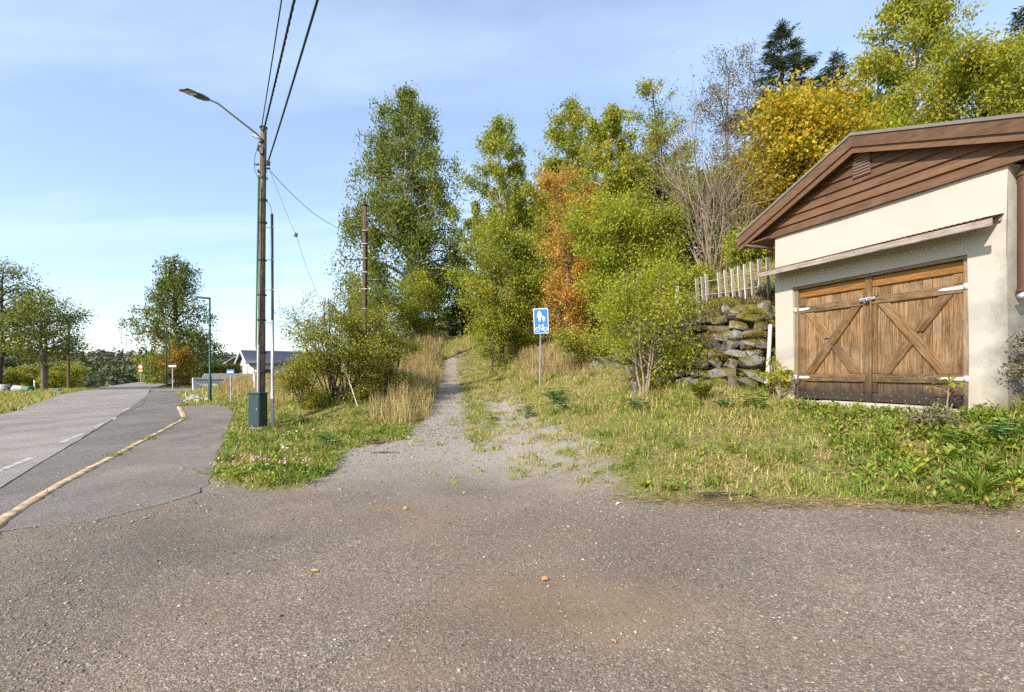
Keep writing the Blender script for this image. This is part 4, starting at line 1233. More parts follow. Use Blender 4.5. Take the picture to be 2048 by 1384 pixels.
# moss cushions and heather on top of the wall
M['moss'] = leaf_mat('bright_moss', [(.15, .16, .01), (.26, .26, .015), (.36, .33, .03)], [(.12, .13, .01), (.30, .27, .02)], .5, 6, .2)
M['heather'] = leaf_mat('dry_heather', [(.07, .062, .035), (.14, .125, .07), (.22, .195, .115)], [(.08, .09, .035), (.17, .17, .075)], .5, 2.5, .2)
M['russet'] = leaf_mat('russet_herbs', [(.14, .07, .012), (.26, .15, .02), (.34, .22, .03)], [(.10, .10, .015), (.2, .18, .02)], .5, 5, .25)
def cushion(px, py, D, rx, rz, label, mat=None, n=900, nm='moss_cushion', leaf=.035):
    c = P(px, py, D)
    rg = np.random.default_rng(int(px))
    v = unit(rg.normal(size=(n, 3))); v[:, 2] = np.abs(v[:, 2]) * .9 - .1
    pos = v * np.array([rx, rx * .7, rz]) * rg.uniform(.75, 1.05, (n, 1))
    V, Qm = leaf_quads(pos, rg.uniform(.5, 1.2, n) * leaf, rg, v + rg.normal(0, .5, v.shape), .5, .3)
    o = link(nm, fast_mesh(nm, V, Qm), mat or M['moss'], None, c)
    tag(o, label, 'moss' if mat is None else 'plant', kind='stuff' if mat else None)
cushion(1448, 612, 12.75, .42, .26, 'yellow-green moss cushion on the wall top below the picket fence', n=1500)
cushion(1508, 632, 11.5, .30, .22, 'bright green moss cushion on the wall top nearest the garage', n=1300)
cushion(1428, 676, 12.0, .22, .30, 'dark olive moss pad on a stone in the middle of the wall', M['russet'], 700, 'moss_pad')
cushion(1520, 672, 11.25, .34, .12, 'russet creeping plant over the wall stones near the garage', M['russet'], 700, 'creeping_plant')
cushion(1440, 718, 11.9, .16, .22, 'orange creeping plant hanging low on the stone wall', M['russet'], 500, 'creeping_plant')
# moss, soil and small plants in the joints of the wall
rgm = np.random.default_rng(19)
nm_ = 5200
sm = rgm.uniform(0, 5.2, nm_); hm_ = rgm.uniform(0, 1, nm_)
xm_ = np.interp(sm, wseg, WL[:, 0]); ym_ = np.interp(sm, wseg, WL[:, 1])
im_ = np.clip(np.searchsorted(wseg, sm) - 1, 0, 2); dm_ = unit((WL[1:] - WL[:-1])[im_]); um_ = np.stack([dm_[:, 1], -dm_[:, 0]], -1)
full_ = np.interp(sm, wseg, [2.0, 1.75, 1.0, .4]); zz_m = hm_ * full_
fr_ = terrain(xm_ - um_[:, 0] * .35, ym_ - um_[:, 1] * .35)
bt_ = (zz_m + .15) * .42 - .40
pm_ = np.stack([xm_ + um_[:, 0] * bt_, ym_ + um_[:, 1] * bt_, fr_ + zz_m], -1)
kk_ = vnoise(np.stack([sm, zz_m * 1.6], -1), .28, 23) > .56
pm_ = pm_[kk_]
V, Qm = leaf_quads(pm_ + rgm.normal(0, .05, pm_.shape), rgm.uniform(.02, .07, len(pm_)), rgm, rgm.normal(size=pm_.shape) + (0, -.3, .3), .5, .4)
o = link('wall_moss', fast_mesh('wall_moss', V, Qm), M['russet'])
tag(o, 'moss and small plants growing in the joints of the stone wall', 'moss', kind='stuff')
# heather blanket along the wall crown
rg = np.random.default_rng(9)
n = 13000
s = rg.uniform(0, 4.6, n); off_ = rg.uniform(.55, 2.0, n)
x = np.interp(s, wseg, WL[:, 0]); y = np.interp(s, wseg, WL[:, 1])
dv = np.stack([np.gradient(np.interp(np.linspace(0, 5, 200), wseg, WL[:, 0])), np.gradient(np.interp(np.linspace(0, 5, 200), wseg, WL[:, 1]))], -1)
dv = unit(dv)[np.clip((s / 5 * 200).astype(int), 0, 199)]
xy = np.stack([x + dv[:, 1] * off_, y - dv[:, 0] * off_], -1)
keep = vnoise(xy, .35, 5) > .22
xy = xy[keep]; n = len(xy)
z = terrain(xy[:, 0], xy[:, 1])
ax = rg.normal(0, .8, (n, 3)); ax[:, 2] = np.abs(ax[:, 2]) + .25
V, Qm = leaf_quads(np.c_[xy, z + rg.uniform(-.02, .16, n) * vnoise(xy, .3, 6)], rg.uniform(.05, .16, n), rg, ax, .16, .2)
o = link('heather', fast_mesh('heather', V, Qm), M['heather'])
tag(o, 'dry grey-green heather covering the crown of the stone wall', 'heather', kind='stuff')

# ================================================================== PICKET FENCE
fa = P(1532, 592, 12.55); fb = P(1392, 604, 14.1)
fen = empty('picket_fence', fa)
tag(fen, 'pale weathered picket fence on the bank above the stone wall', 'fence')
pk = [(1534, 515, 600), (1518, 519, 598), (1503, 524, 597), (1489, 529, 592), (1477, 533, 590), (1464, 538, 588), (1450, 541, 587), (1437, 545, 589), (1412, 548, 600), (1404, 553, 606), (1393, 557, 608)]
for i, (a, b, c_) in enumerate(pk):
    f = (1534 - a) / (1534 - 1392)
    D = 12.5 + (14.1 - 12.5) * f
    top = P(a, b, D); bot = P(a + 4, c_ + 6, D)
    L = np.linalg.norm(top - bot)
    me = bevel_box('picket', (L, .022, .125 * D / 12.5), .004, .004)
    o = link('picket', me, M['picket'], fen)
    v = Vector(top - bot).normalized()
    xa = v; ya = Vector((.55, -.83, 0)); ya = (ya - ya.dot(xa) * xa).normalized(); za = xa.cross(ya)
    mt = Matrix((xa, ya, za)).transposed().to_4x4()
    mt.translation = Vector((top + bot) / 2 - fa)
    o.matrix_local = mt @ Matrix.Rotation(random.uniform(-.10, .10), 4, 'X')
for q in (.22, .68):
    g = Geo()
    A_ = P(1540, 515 + 80 * q, 12.52) - fa; B_ = P(1388, 557 + 52 * q, 14.22) - fa
    g.tube([A_ + (0, .05, 0), (A_ + B_) / 2 + (0, .05, -.02), B_ + (0, .05, 0)], .018, 5)
    link('rail', g.mesh('rail'), M['grey_wood'], fen)
lp = P(1352, 572, 14.6); lq = P(1355, 616, 14.6)
me = bevel_box('fence_stake', (np.linalg.norm(lp - lq), .03, .085), .004, .003)
o = link('fence_stake', me, M['picket'], None, (lp + lq) / 2, (0, math.radians(-86), 0))
tag(o, 'single pale stake standing apart left of the picket fence', 'stake')

# ================================================================== TREES
PROF = {
    'birch': lambda t: np.clip((t / .18) ** .6, .35, 1) * (1 - t) ** .52,
    'oval': lambda t: np.sqrt(np.clip(1 - (2 * t - .92) ** 2 / 1.2, .03, 1)),
    'cone': lambda t: (1 - t) ** .85 + .03,
    'vase': lambda t: .35 + .65 * np.sin(np.clip(t, 0, 1) * math.pi * .8),
    'column': lambda t: np.clip((t / .1) ** .5, .4, 1) * (1 - t ** 2.2) ** .8,
}
def make_tree(name, label, base, H, R, prof, nb, nl, ls, leafm, barkm, r0, seed, crown0=.15, up=.55, droop=.35, stems=1, clump=.25, hang=0.0, lean=(0, 0), sec=5, aspect=.55, group=None, cat='tree', spread=.12, leaf_axis=None, gap=.75, wig=.03, flat=1.0):
    rng = np.random.default_rng(seed)
    root = empty(name, base)
    g = Geo(); anc = []; wts = []; dirs = []
    pf = PROF[prof]
    if prof == 'oval' and cat == 'tree': H = H - .38 * R
    for st in range(stems):
        n = 12; tt = np.linspace(0, 1, n)
        az0 = rng.uniform(0, 6.28) if stems > 1 else 0
        sp = spread * H * (rng.uniform(.5, 1.0) if stems > 1 else 0)
        h_ = H * (1 if st == 0 else rng.uniform(.78, .98))
        wob = np.cumsum(rng.normal(0, wig, (n, 2)), 0) * H / n * 2
        tp = np.stack([np.cos(az0) * sp * tt ** .8 + wob[:, 0] + lean[0] * tt, np.sin(az0) * sp * tt ** .8 + wob[:, 1] + lean[1] * tt, tt * h_], -1)
        tp[0, :2] = rng.normal(0, .02, 2) if stems == 1 else np.array([np.cos(az0), np.sin(az0)]) * r0 * 1.2
        tr = (r0 / math.sqrt(stems) if stems > 1 else r0) * (1 - tt * .93) ** .8 + .006
        tr[0] *= 1.25
        g.tube(np.r_[tp[:1] - (0, 0, .25), tp], np.r_[tr[:1] * 1.15, tr], 7)
        nbs = max(3, nb // stems)
        for b in range(nbs):
            t = crown0 + (1 - crown0) * ((b + rng.uniform(0, 1)) / nbs) ** .92
            t = min(t, .985)
            tc_ = (t - crown0) / (1 - crown0)
            o = np.array([np.interp(t, tt, tp[:, k]) for k in range(3)])
            az = b * 2.39996 + rng.normal(0, .35)
            L = R * float(pf(np.array(tc_))) * rng.uniform(.72, 1.12) / (1 if stems == 1 else 1.25)
            L = max(L, .25)
            e0 = up * rng.uniform(.7, 1.25) + .12 * tc_
            m = 6; s = np.linspace(0, 1, m)
            el = e0 - droop * s * 1.6
            st_ = np.stack([np.cos(az + rng.normal(0, .08, m)) * np.cos(el), np.sin(az + rng.normal(0, .08, m)) * np.cos(el), np.sin(el)], -1) * L / (m - 1)
            bp = o + np.r_[np.zeros((1, 3)), np.cumsum(st_[:-1], 0)]
            br = np.interp(t, tt, tr) * .5 * (1 - s * .85) + .004
            g.tube(bp, br, 4)
            wpri = rng.gamma(2.2, .5)
            for k in range(sec):
                q = rng.uniform(.22, 1.0)
                o2 = np.array([np.interp(q, s, bp[:, c]) for c in range(3)])
                az2 = az + rng.choice([-1, 1]) * rng.uniform(.35, 1.25)
                L2 = L * rng.uniform(.22, .5) * (1.25 - .6 * q)
                e2 = rng.normal(.25, .35) * flat
                m2 = 3; s2 = np.linspace(0, 1, m2)
                el2 = e2 - droop * 1.3 * s2
                d2 = np.stack([np.cos(az2) * np.cos(el2), np.sin(az2) * np.cos(el2), np.sin(el2)], -1) * L2 / (m2 - 1)
                sp2 = o2 + np.r_[np.zeros((1, 3)), np.cumsum(d2[:-1], 0)]
                g.tube(sp2, .012 * (1 - s2 * .7) * max(.4, min(1.5, H / 9)), 3)
                w = wpri * rng.gamma(1.6, .6)
                for c in range(8):
                    f = rng.uniform(.15, 1.05)
                    anc.append(np.array([np.interp(f, s2, sp2[:, a]) for a in range(3)])); wts.append(w * L2); dirs.append(d2[-1])
            for c in range(5):
                f = rng.uniform(.45, 1.03)
                anc.append(np.array([np.interp(f, s, bp[:, a]) for a in range(3)])); wts.append(wpri * L * .14); dirs.append(st_[-1])
    anc = np.array(anc); wts = np.array(wts) ** gap; dirs = unit(np.array(dirs))
    idx = rng.choice(len(anc), nl, p=wts / wts.sum())
    pos = anc[idx] + rng.normal(0, clump, (nl, 3)) * np.array([1, 1, .75])
    ax = rng.normal(size=(nl, 3)); ax[:, 2] -= .5
    if hang > 0:
        k = rng.uniform(0, 1, nl) ** 1.4 * hang * np.clip(rng.gamma(2, .5, len(anc)), .1, 2)[idx]
        pos = anc[idx] + rng.normal(0, clump * .55, (nl, 3))
        pos[:, 2] -= k
        ax[:, 2] -= .9
    if leaf_axis is not None:
        ax = dirs[idx] + rng.normal(0, leaf_axis, (nl, 3))
    V, Q = leaf_quads(pos, ls * rng.uniform(.55, 1.35, nl), rng, ax, aspect, .3)
    link('trunk', g.mesh('trunk'), barkm, root, smooth=True)
    link('crown', fast_mesh('crown', V, Q), leafm, root)
    tag(root, label, cat, group)
    return root

def tree(name, label, px, top, D, hw, prof, nb, nl, ls, lm, bm_, r0, seed, bx=None, **k):
    """crown centre column px, top row, distance; hw = half width in photo pixels"""
    x = (px - 1024) / F * D
    z = tz(x, D) - .05
    H = CH + (HZ - top) / F * D - z
    return make_tree(name, label, (x, D, z), H, hw / F * D * 1.42, prof, nb, nl, ls, M[lm], M[bm_], r0, seed, **k)

M['maple2'] = leaf_mat('yellow_maple_leaves', [(.40, .30, .02), (.58, .43, .03), (.66, .50, .05)], [(.14, .20, .02), (.25, .30, .03), (.36, .36, .04)], .5, 1.2, .45)
HILL = 'trees on the slope beside the track'
# the big weeping birch left of the track
tree('birch_tree', 'tall weeping green birch left of the track, tallest tree behind the pole', 815, 178, 37, 122, 'birch', 64, 82000, .17, 'birch', 'barkwhite', .30, 101, crown0=.08, up=.62, droop=.62, hang=2.1, clump=.36, sec=8, group=HILL, gap=.75)
tree('birch_tree', 'slender birch with thin pointed top right of the big weeping birch', 1000, 238, 33, 92, 'birch', 40, 26000, .155, 'willow', 'barkwhite', .14, 102, crown0=.22, up=.75, droop=.35, hang=.5, clump=.26, group=HILL)
tree('willow_tree', 'broad green willow overhanging the right side of the track', 1000, 400, 25, 86, 'oval', 44, 40000, .115, 'willow', 'bark', .13, 103, crown0=.16, up=.55, droop=.3, clump=.26, stems=2, spread=.10, sec=6, group=HILL)
tree('aspen_tree', 'thin yellow-green aspen rising behind the blue sign', 1122, 214, 27, 86, 'birch', 40, 21000, .14, 'yellowgreen', 'bark', .12, 104, crown0=.25, up=.8, droop=.2, clump=.20, group=HILL)
tree('rowan_tree', 'orange-leaved tree directly behind the blue sign', 1134, 330, 20.5, 66, 'oval', 44, 20000, .095, 'orange', 'bark', .08, 105, crown0=.06, up=.7, droop=.3, clump=.20, stems=3, spread=.07, group=HILL)
tree('birch_tree', 'yellow-topped birch between the orange tree and the bare shrub', 1212, 226, 24, 104, 'birch', 46, 30000, .13, 'yellowgreen', 'barkwhite', .12, 106, crown0=.2, up=.75, droop=.3, hang=.25, clump=.22, group=HILL)
tree('alder_tree', 'wide lime-green tree in front of the bare shrub', 1262, 345, 18.5, 112, 'oval', 54, 44000, .09, 'limegreen', 'bark', .11, 107, crown0=.08, up=.6, droop=.3, clump=.22, stems=2, spread=.10, sec=6, group=HILL)
tree('alder_sapling', 'small yellow-green sapling with pale stems in front of the stone wall', 1288, 530, 12.6, 100, 'column', 46, 15000, .066, 'limegreen', 'twig', .055, 108, crown0=.07, up=.75, droop=.2, clump=.20, stems=5, spread=.24, sec=6, group=HILL)
tree('thorn_tree', 'dark sparse small-leaved tree behind the bare shrub, left half', 1345, 165, 23, 96, 'birch', 46, 15000, .10, 'willow', 'barkdark', .12, 109, crown0=.25, up=.8, droop=.15, clump=.18, stems=3, spread=.13, group=HILL, gap=.9)
tree('ash_tree', 'tall thin brownish tree with sparse leaves behind the bare shrub, right half', 1462, 135, 25, 72, 'vase', 40, 7500, .09, 'brownleaf', 'bark', .11, 110, crown0=.3, up=1.0, droop=.1, clump=.20, stems=3, spread=.10, group=HILL, gap=.9)
tree('maple_tree', 'golden maple with large orange leaves behind the garage roof', 1612, 172, 16.5, 90, 'oval', 58, 26000, .105, 'maple', 'bark', .16, 111, crown0=.1, up=.65, droop=.25, clump=.26, sec=6, aspect=.85, group=HILL)
tree('spruce_tree', 'dark pointed spruce rising behind the golden maple', 1585, 40, 27, 112, 'cone', 110, 34000, .24, 'spruce', 'barkdark', .18, 112, crown0=.1, up=.12, droop=.12, clump=.10, sec=7, aspect=.16, leaf_axis=.45, flat=.3, group=HILL)
tree('spruce_tree', 'lower dark spruce to the right of the pointed spruce', 1672, 105, 30, 78, 'cone', 90, 20000, .25, 'spruce', 'barkdark', .16, 113, crown0=.1, up=.15, droop=.12, clump=.10, sec=6, aspect=.16, leaf_axis=.45, flat=.3, group=HILL)
tree('birch_tree', 'tall yellow-green birch above the garage roof ridge, cut by the top of the picture', 1832, -45, 18.5, 122, 'birch', 54, 36000, .12, 'yellowgreen', 'barkwhite', .16, 114, crown0=.15, up=.75, droop=.3, hang=.25, clump=.26, group=HILL)
tree('birch_tree', 'lower lime birch above the right slope of the garage roof', 1955, 98, 16.5, 108, 'oval', 50, 27000, .11, 'yellowgreen', 'barkwhite', .13, 115, crown0=.15, up=.7, droop=.3, clump=.24, group=HILL)
tree('hazel_tree', 'green bushy tree between the golden maple and the tall birch', 1735, 195, 17.5, 80, 'oval', 40, 18000, .11, 'limegreen', 'bark', .12, 116, crown0=.12, up=.65, droop=.25, clump=.26, stems=2, group=HILL)
tree('spruce_tree', 'dark spruce at the right-hand picture edge above the roof', 2075, 10, 20, 80, 'cone', 90, 12000, .22, 'spruce', 'barkdark', .16, 117, crown0=.1, up=.12, droop=.12, clump=.10, sec=6, aspect=.16, leaf_axis=.45, flat=.3, group=HILL)
tree('yellow_maple', 'yellow and green young maple behind the left end of the garage eave', 1545, 262, 19.5, 52, 'oval', 36, 9000, .10, 'maple2', 'bark', .07, 131, crown0=.05, up=.7, clump=.2, stems=2, spread=.1, aspect=.8, group=HILL)
tree('alder_tree', 'lime-green alder filling the gap between orange tree and lime-green tree', 1185, 420, 21.5, 60, 'oval', 34, 11000, .095, 'limegreen', 'bark', .08, 132, crown0=.05, up=.7, clump=.24, stems=2, spread=.1, group=HILL)
tree('willow_tree', 'green willow closing the right side of the track behind the broad willow', 1055, 430, 30, 62, 'oval', 34, 11000, .13, 'willow', 'bark', .1, 133, crown0=.05, up=.7, clump=.3, stems=2, spread=.1, group=HILL)
# under and behind
tree('young_spruce', 'dark young spruce closing the upper end of the track', 925, 575, 43, 40, 'cone', 60, 13000, .24, 'spruce', 'barkdark', .12, 118, crown0=.04, up=.1, droop=.1, clump=.12, aspect=.18, leaf_axis=.45, flat=.3, group=HILL)
tree('spruce_tree', 'dark spruce deep behind the willow', 955, 470, 48, 70, 'cone', 70, 16000, .3, 'spruce', 'barkdark', .16, 119, crown0=.04, up=.1, droop=.1, clump=.14, aspect=.2, leaf_axis=.45, flat=.3, group=HILL)
tree('backdrop_tree', 'shaded green tree behind the aspen', 1075, 380, 38, 82, 'oval', 40, 13000, 0.28, 'willow', 'barkdark', .16, 120, crown0=.05, clump=.35, group=HILL)
tree('backdrop_tree', 'shaded green tree behind the yellow-topped birch', 1180, 340, 34, 80, 'oval', 40, 13000, 0.26, 'willow', 'barkdark', .16, 121, crown0=.05, clump=.35, group=HILL)
tree('backdrop_tree', 'shaded green tree behind the dark sparse tree', 1310, 320, 30, 90, 'oval', 40, 13000, 0.24, 'willow', 'barkdark', .16, 122, crown0=.05, clump=.35, group=HILL)
tree('backdrop_tree', 'shaded green tree behind the bare shrub and fence', 1455, 330, 27, 95, 'oval', 40, 13000, 0.23, 'willow', 'barkdark', .16, 123, crown0=.05, clump=.35, group=HILL)
tree('willow_shrub', 'pale green willow shrub at the foot of the big birch, left of the track', 836, 530, 33, 46, 'oval', 36, 16000, .105, 'willow', 'bark', .08, 124, crown0=.05, up=.8, droop=.3, clump=.25, stems=4, spread=.14, group=HILL)
tree('willow_shrub', 'smaller willow shrub under the left skirt of the big birch', 765, 560, 31, 62, 'oval', 34, 12000, .11, 'birch', 'bark', .08, 125, crown0=.05, up=.8, droop=.3, clump=.28, stems=4, spread=.14, group=HILL)
tree('rowan_sapling', 'thin sapling of loose green leaves left of the second pole', 712, 538, 27, 26, 'column', 18, 2200, .10, 'willow', 'bark', .05, 126, crown0=.1, up=.7, droop=.2, clump=.18, group=HILL)
tree('orange_shrub', 'low shrub of yellow leaves beside the track under the willow', 985, 600, 24, 40, 'oval', 26, 6000, .085, 'yellowgreen', 'bark', .05, 127, crown0=.05, up=.6, clump=.2, stems=3, spread=.1, group=HILL)
tree('undergrowth_shrub', 'low tangled shrub under the orange tree, right of the sign', 1190, 640, 16.5, 72, 'oval', 32, 9000, .07, 'olive', 'twig', .04, 128, crown0=.03, up=.5, clump=.2, stems=5, spread=.3, group=HILL)
tree('undergrowth_shrub', 'low green shrub between the picket fence and the lime-green tree', 1372, 520, 16.5, 60, 'oval', 30, 8000, .075, 'willow', 'twig', .04, 129, crown0=.03, up=.5, clump=.2, stems=5, spread=.3, group=HILL)
tree('undergrowth_shrub', 'green shrub behind the right end of the picket fence under the eave', 1512, 455, 15, 52, 'oval', 30, 7500, .08, 'limegreen', 'twig', .04, 130, crown0=.03, up=.5, clump=.2, stems=4, spread=.3, group=HILL)

# big bare shrub behind the fence: many crooked, forking stems, few leaves
def bare_shrub():
    rng = np.random.default_rng(55)
    D = 17.6; x = (1432 - 1024) / F * D; z = tz(x, D)
    root = tag(empty('bare_shrub', (x, D, z)), 'tall leafless shrub of many pale stems above the picket fence', 'shrub', HILL)
    g = Geo(); tips = []
    def grow(o, d, L, r, lev):
        n = 6 if lev < 2 else 4
        pts = [o]; dd = d.copy()
        for k in range(n - 1):
            dd = dd + rng.normal(0, .13, 3); dd[2] += .07; dd /= np.linalg.norm(dd)
            pts.append(pts[-1] + dd * L / (n - 1))
        pts = np.array(pts)
        g.tube(pts, np.linspace(r, r * .55, n), 5 if lev < 1 else (4 if lev < 2 else 3))
        if lev >= 3:
            tips.append(pts[-1]); return
        for k in range(3 if lev < 2 else 2):
            q = rng.uniform(.35, 1.0) if k else 1.0
            o2 = pts[min(n - 1, int(q * (n - 1)))]
            d2 = dd + rng.normal(0, .38, 3); d2[2] = abs(d2[2]) + .15; d2 /= np.linalg.norm(d2)
            grow(o2, d2, L * rng.uniform(.48, .78), r * .55, lev + 1)
    for i in range(34):
        az = rng.uniform(0, 6.28); sp = rng.uniform(.05, .72)
        d = np.array([np.cos(az) * sp, np.sin(az) * sp * .8, 1.0]); d /= np.linalg.norm(d)
        grow(np.array([np.cos(az) * .22 * sp * 3, np.sin(az) * .2, -.1]), d, rng.uniform(2.0, 3.0), rng.uniform(.016, .036), 0)
    link('stems', g.mesh('stems'), M['twig'], root, smooth=True)
    t_ = np.array(tips); nl = 3600
    pos = t_[rng.integers(0, len(t_), nl)] + rng.normal(0, .18, (nl, 3))
    V, Q = leaf_quads(pos, rng.uniform(.04, .09, nl), rng, None, .5)
    link('leaves', fast_mesh('leaves', V, Q), M['brownleaf'], root)
bare_shrub()

# large shrub beside the utility pole
def big_shrub():
    D = 17.2; x = (690 - 1024) / F * D; z = tz(x, D)
    make_tree('olive_shrub', 'broad olive-leaved shrub right of the tall wooden pole', (x, D, z - .1), 3.0, 2.15, 'oval', 66, 26000, .062, M['olive'], M['barkdark'], .07, 201, crown0=.0, up=.62, droop=.18, stems=11, spread=.42, clump=.15, sec=6, cat='shrub')
    make_tree('olive_shrub', 'lower leafy side of the shrub nearest the green cabinet', (x - 1.15, D - .5, tz(x - 1.15, D - .5) - .1), 1.7, 1.25, 'oval', 34, 11000, .06, M['olive'], M['barkdark'], .05, 202, crown0=.0, up=.55, droop=.18, stems=7, spread=.45, clump=.15, sec=5, cat='shrub')
    # loose whippy twigs on the upper left
    make_tree('whippy_shrub', 'loose open twigs with few leaves at the upper left of the olive shrub', (x - .5, D + .2, z - .1), 3.45, 1.9, 'vase', 40, 3600, .06, M['olive'], M['barkdark'], .05, 203, crown0=.35, up=.75, droop=.05, stems=9, spread=.40, clump=.10, sec=5, cat='shrub', gap=.9)
    make_tree('olive_shrub', 'right-hand shoulder of the olive shrub beside the dry grass', (x + 1.3, D + .3, tz(x + 1.3, D + .3) - .1), 2.3, 1.3, 'oval', 36, 11000, .06, M['olive'], M['barkdark'], .05, 204, crown0=.0, up=.6, droop=.18, stems=7, spread=.35, clump=.15, sec=5, cat='shrub')
big_shrub()

# across the road and along it
tree('roadside_tree', 'two-stemmed autumn tree across the road at the left edge', 92, 560, 46, 64, 'oval', 46, 12000, .19, 'rust', 'bark', .30, 301, crown0=.28, up=.5, droop=.12, clump=.42, stems=2, spread=.13, gap=.85)
tree('roadside_tree', 'taller dark tree cut by the left edge of the picture', 2, 508, 47, 50, 'oval', 40, 10000, .19, 'rust', 'barkdark', .25, 302, crown0=.25, up=.5, droop=.15, clump=.40, gap=.8)
tree('birch_tree', 'weeping birch standing alone beyond the side road', 357, 512, 74, 76, 'birch', 54, 22000, .30, 'birch_far', 'barkdark', .4, 303, crown0=.08, up=.7, droop=.6, hang=2.4, clump=.5, sec=7)
tree('amber_bush', 'amber bush at the foot of the lone birch', 366, 692, 68, 34, 'oval', 34, 9000, .22, 'amber', 'barkdark', .12, 304, crown0=.02, clump=.35, stems=4, spread=.3, cat='bush')
tree('roadside_bush', 'green and amber bush left of the lone birch', 308, 708, 80, 24, 'oval', 26, 5000, .26, 'willow', 'barkdark', .12, 305, crown0=.02, clump=.4, stems=4, spread=.3, cat='bush')
tree('roadside_bush', 'brown bush behind the second green lamp post', 325, 728, 78, 24, 'oval', 26, 4000, .24, 'olive', 'barkdark', .1, 306, crown0=.02, clump=.4, stems=4, spread=.3, cat='bush')
LB = 'bushes behind the far road edge'
for i, (px, top, D, hw, lm, lb) in enumerate([(30, 722, 62, 26, 'spruce', 'dark spruce bush behind the rubbish across the road'), (62, 728, 58, 26, 'olive', 'brownish thicket left of the white marker post'), (128, 735, 60, 26, 'yellowgreen', 'yellow-green bush right of the two-stemmed tree'),
                                           (150, 728, 66, 24, 'willow', 'green bush beside the brown roadside pole'), (8, 745, 55, 24, 'olive', 'olive bush at the left picture edge behind the rubbish'), (108, 745, 56, 16, 'yellowgreen', 'small yellow bush close right of the two-stemmed trunk')]):
    tree('roadside_bush', lb, px, top, D, hw, 'oval', 26, 4200, .2, lm, 'barkdark', .08, 310 + i, crown0=.02, clump=.32, stems=4, spread=.25, cat='bush', group=LB)

# far woods: one mass
def forest():
    rng = np.random.default_rng(91)
    n = 2300
    a = rng.uniform(-.92, -.05, n); r = rng.uniform(130, 640, n) ** 1.0
    x = r * np.sin(a); y = r * np.cos(a)
    z = terrain(x, y)
    tanx = x / y
    # keep the open fields on the far left and in front clear
    keep = (r > 205) | ((tanx < -.60) & (tanx > -.86) & (r > 135))
    keep &= ~((tanx < -.92) & (r < 250))
    x, y, z, r = x[keep], y[keep], z[keep], r[keep]; n = len(x)
    want = CH + (28 + 8 * np.sin(x * .02) + rng.normal(0, 3, n)) / F * r
    H = np.clip(want - z, 6, 19) * rng.uniform(.82, 1.06, n)
    W = H * rng.uniform(.16, .26, n)
    k = 46
    t = rng.uniform(.05, 1, (n, k)); th = rng.uniform(0, 6.28, (n, k))
    con = (rng.uniform(0, 1, n) < .75)[:, None]
    rad = np.where(con, (1 - t) * 1.15 + .05, np.sqrt(np.clip(1 - (2 * t - 1.05) ** 2, .05, 1)) * 1.2) * W[:, None] * rng.uniform(.5, 1, (n, k))
    pos = np.stack([x[:, None] + rad * np.cos(th), y[:, None] + rad * np.sin(th), z[:, None] + t * H[:, None]], -1).reshape(-1, 3)
    ax = np.stack([np.cos(th), np.sin(th), np.full_like(th, -.35)], -1).reshape(-1, 3) + rng.normal(0, .4, (n * k, 3))
    V, Q = leaf_quads(pos, np.repeat(H * .12, k) * rng.uniform(.6, 1.3, n * k), rng, ax, .7, .8)
    o = link('forest', fast_mesh('forest', V, Q), M['forest'])
    tag(o, 'distant mixed forest covering the ridge beyond the road', 'forest', kind='stuff')
M['forest'] = leaf_mat('forest_leaves', [(.032, .046, .018), (.062, .080, .030), (.10, .115, .045)], [(.06, .075, .025), (.12, .125, .05), (.19, .14, .06)], .52, .035, .15)
forest()

# ================================================================== POLES, WIRES, SIGNS
M['pole_wood'] = bark_mat('pole_wood', (.07, .052, .038), (.15, .115, .085), (.24, .195, .15))
M['pole_dark'] = bark_mat('dark_pole_wood', (.06, .035, .022), (.11, .065, .04), (.16, .10, .065))
M['galv'] = plain('galvanised_steel', (.46, .46, .45), .42, .75, .15, 9)
M['green_cable'] = plain('green_conduit', (.035, .17, .085), .5)
M['green_paint'] = plain('dark_green_paint', (.012, .055, .032), .4, 0, .15, 3)
M['cabinet'] = plain('cabinet_green', (.022, .048, .050), .5, 0, .18, 3, .4, .05)
M['rubber'] = plain('black_cable', (.014, .016, .020), .5)
M['alu'] = plain('lamp_aluminium', (.10, .105, .11), .45, .5)
M['lampglass'] = plain('lamp_glass', (.42, .40, .36), .25, 0, .15)

pb = P(521, 830, 14.95); pb[2] = tz(pb[0], pb[1]) - .05
ptop = P(527, 255, 14.95)
pole = tag(empty('utility_pole', pb), 'tall wooden utility pole carrying a street lamp, beside the green cabinet', 'utility pole')
def seg_tube(name, pts, r, k, mat, parent, org, cap=True, smooth=True):
    g = Geo(); g.tube(np.array(pts) - np.array(org), r, k, cap)
    return link(name, g.mesh(name), mat, parent, smooth=smooth)
s = np.linspace(0, 1, 14)[:, None]
wv = np.c_[.012 * np.sin(s[:, 0] * 7), .01 * np.cos(s[:, 0] * 9), 0 * s[:, 0]]
seg_tube('shaft', pb + (ptop - pb) * s + wv, np.linspace(.112, .085, 14), 12, M['pole_wood'], pole, pb)
def at(py, dx=0, dy=0):
    z = CH - (py - HZ) / F * 14.95
    f = (z - pb[2]) / (ptop[2] - pb[2])
    return pb + (ptop - pb) * f + np.array([dx, dy, 0])
seg_tube('pole_cap', [ptop - (0, 0, .02), ptop + (0, 0, .012), ptop + (0, 0, .03)], [.112, .112, .05], 12, M['black'], pole, pb)
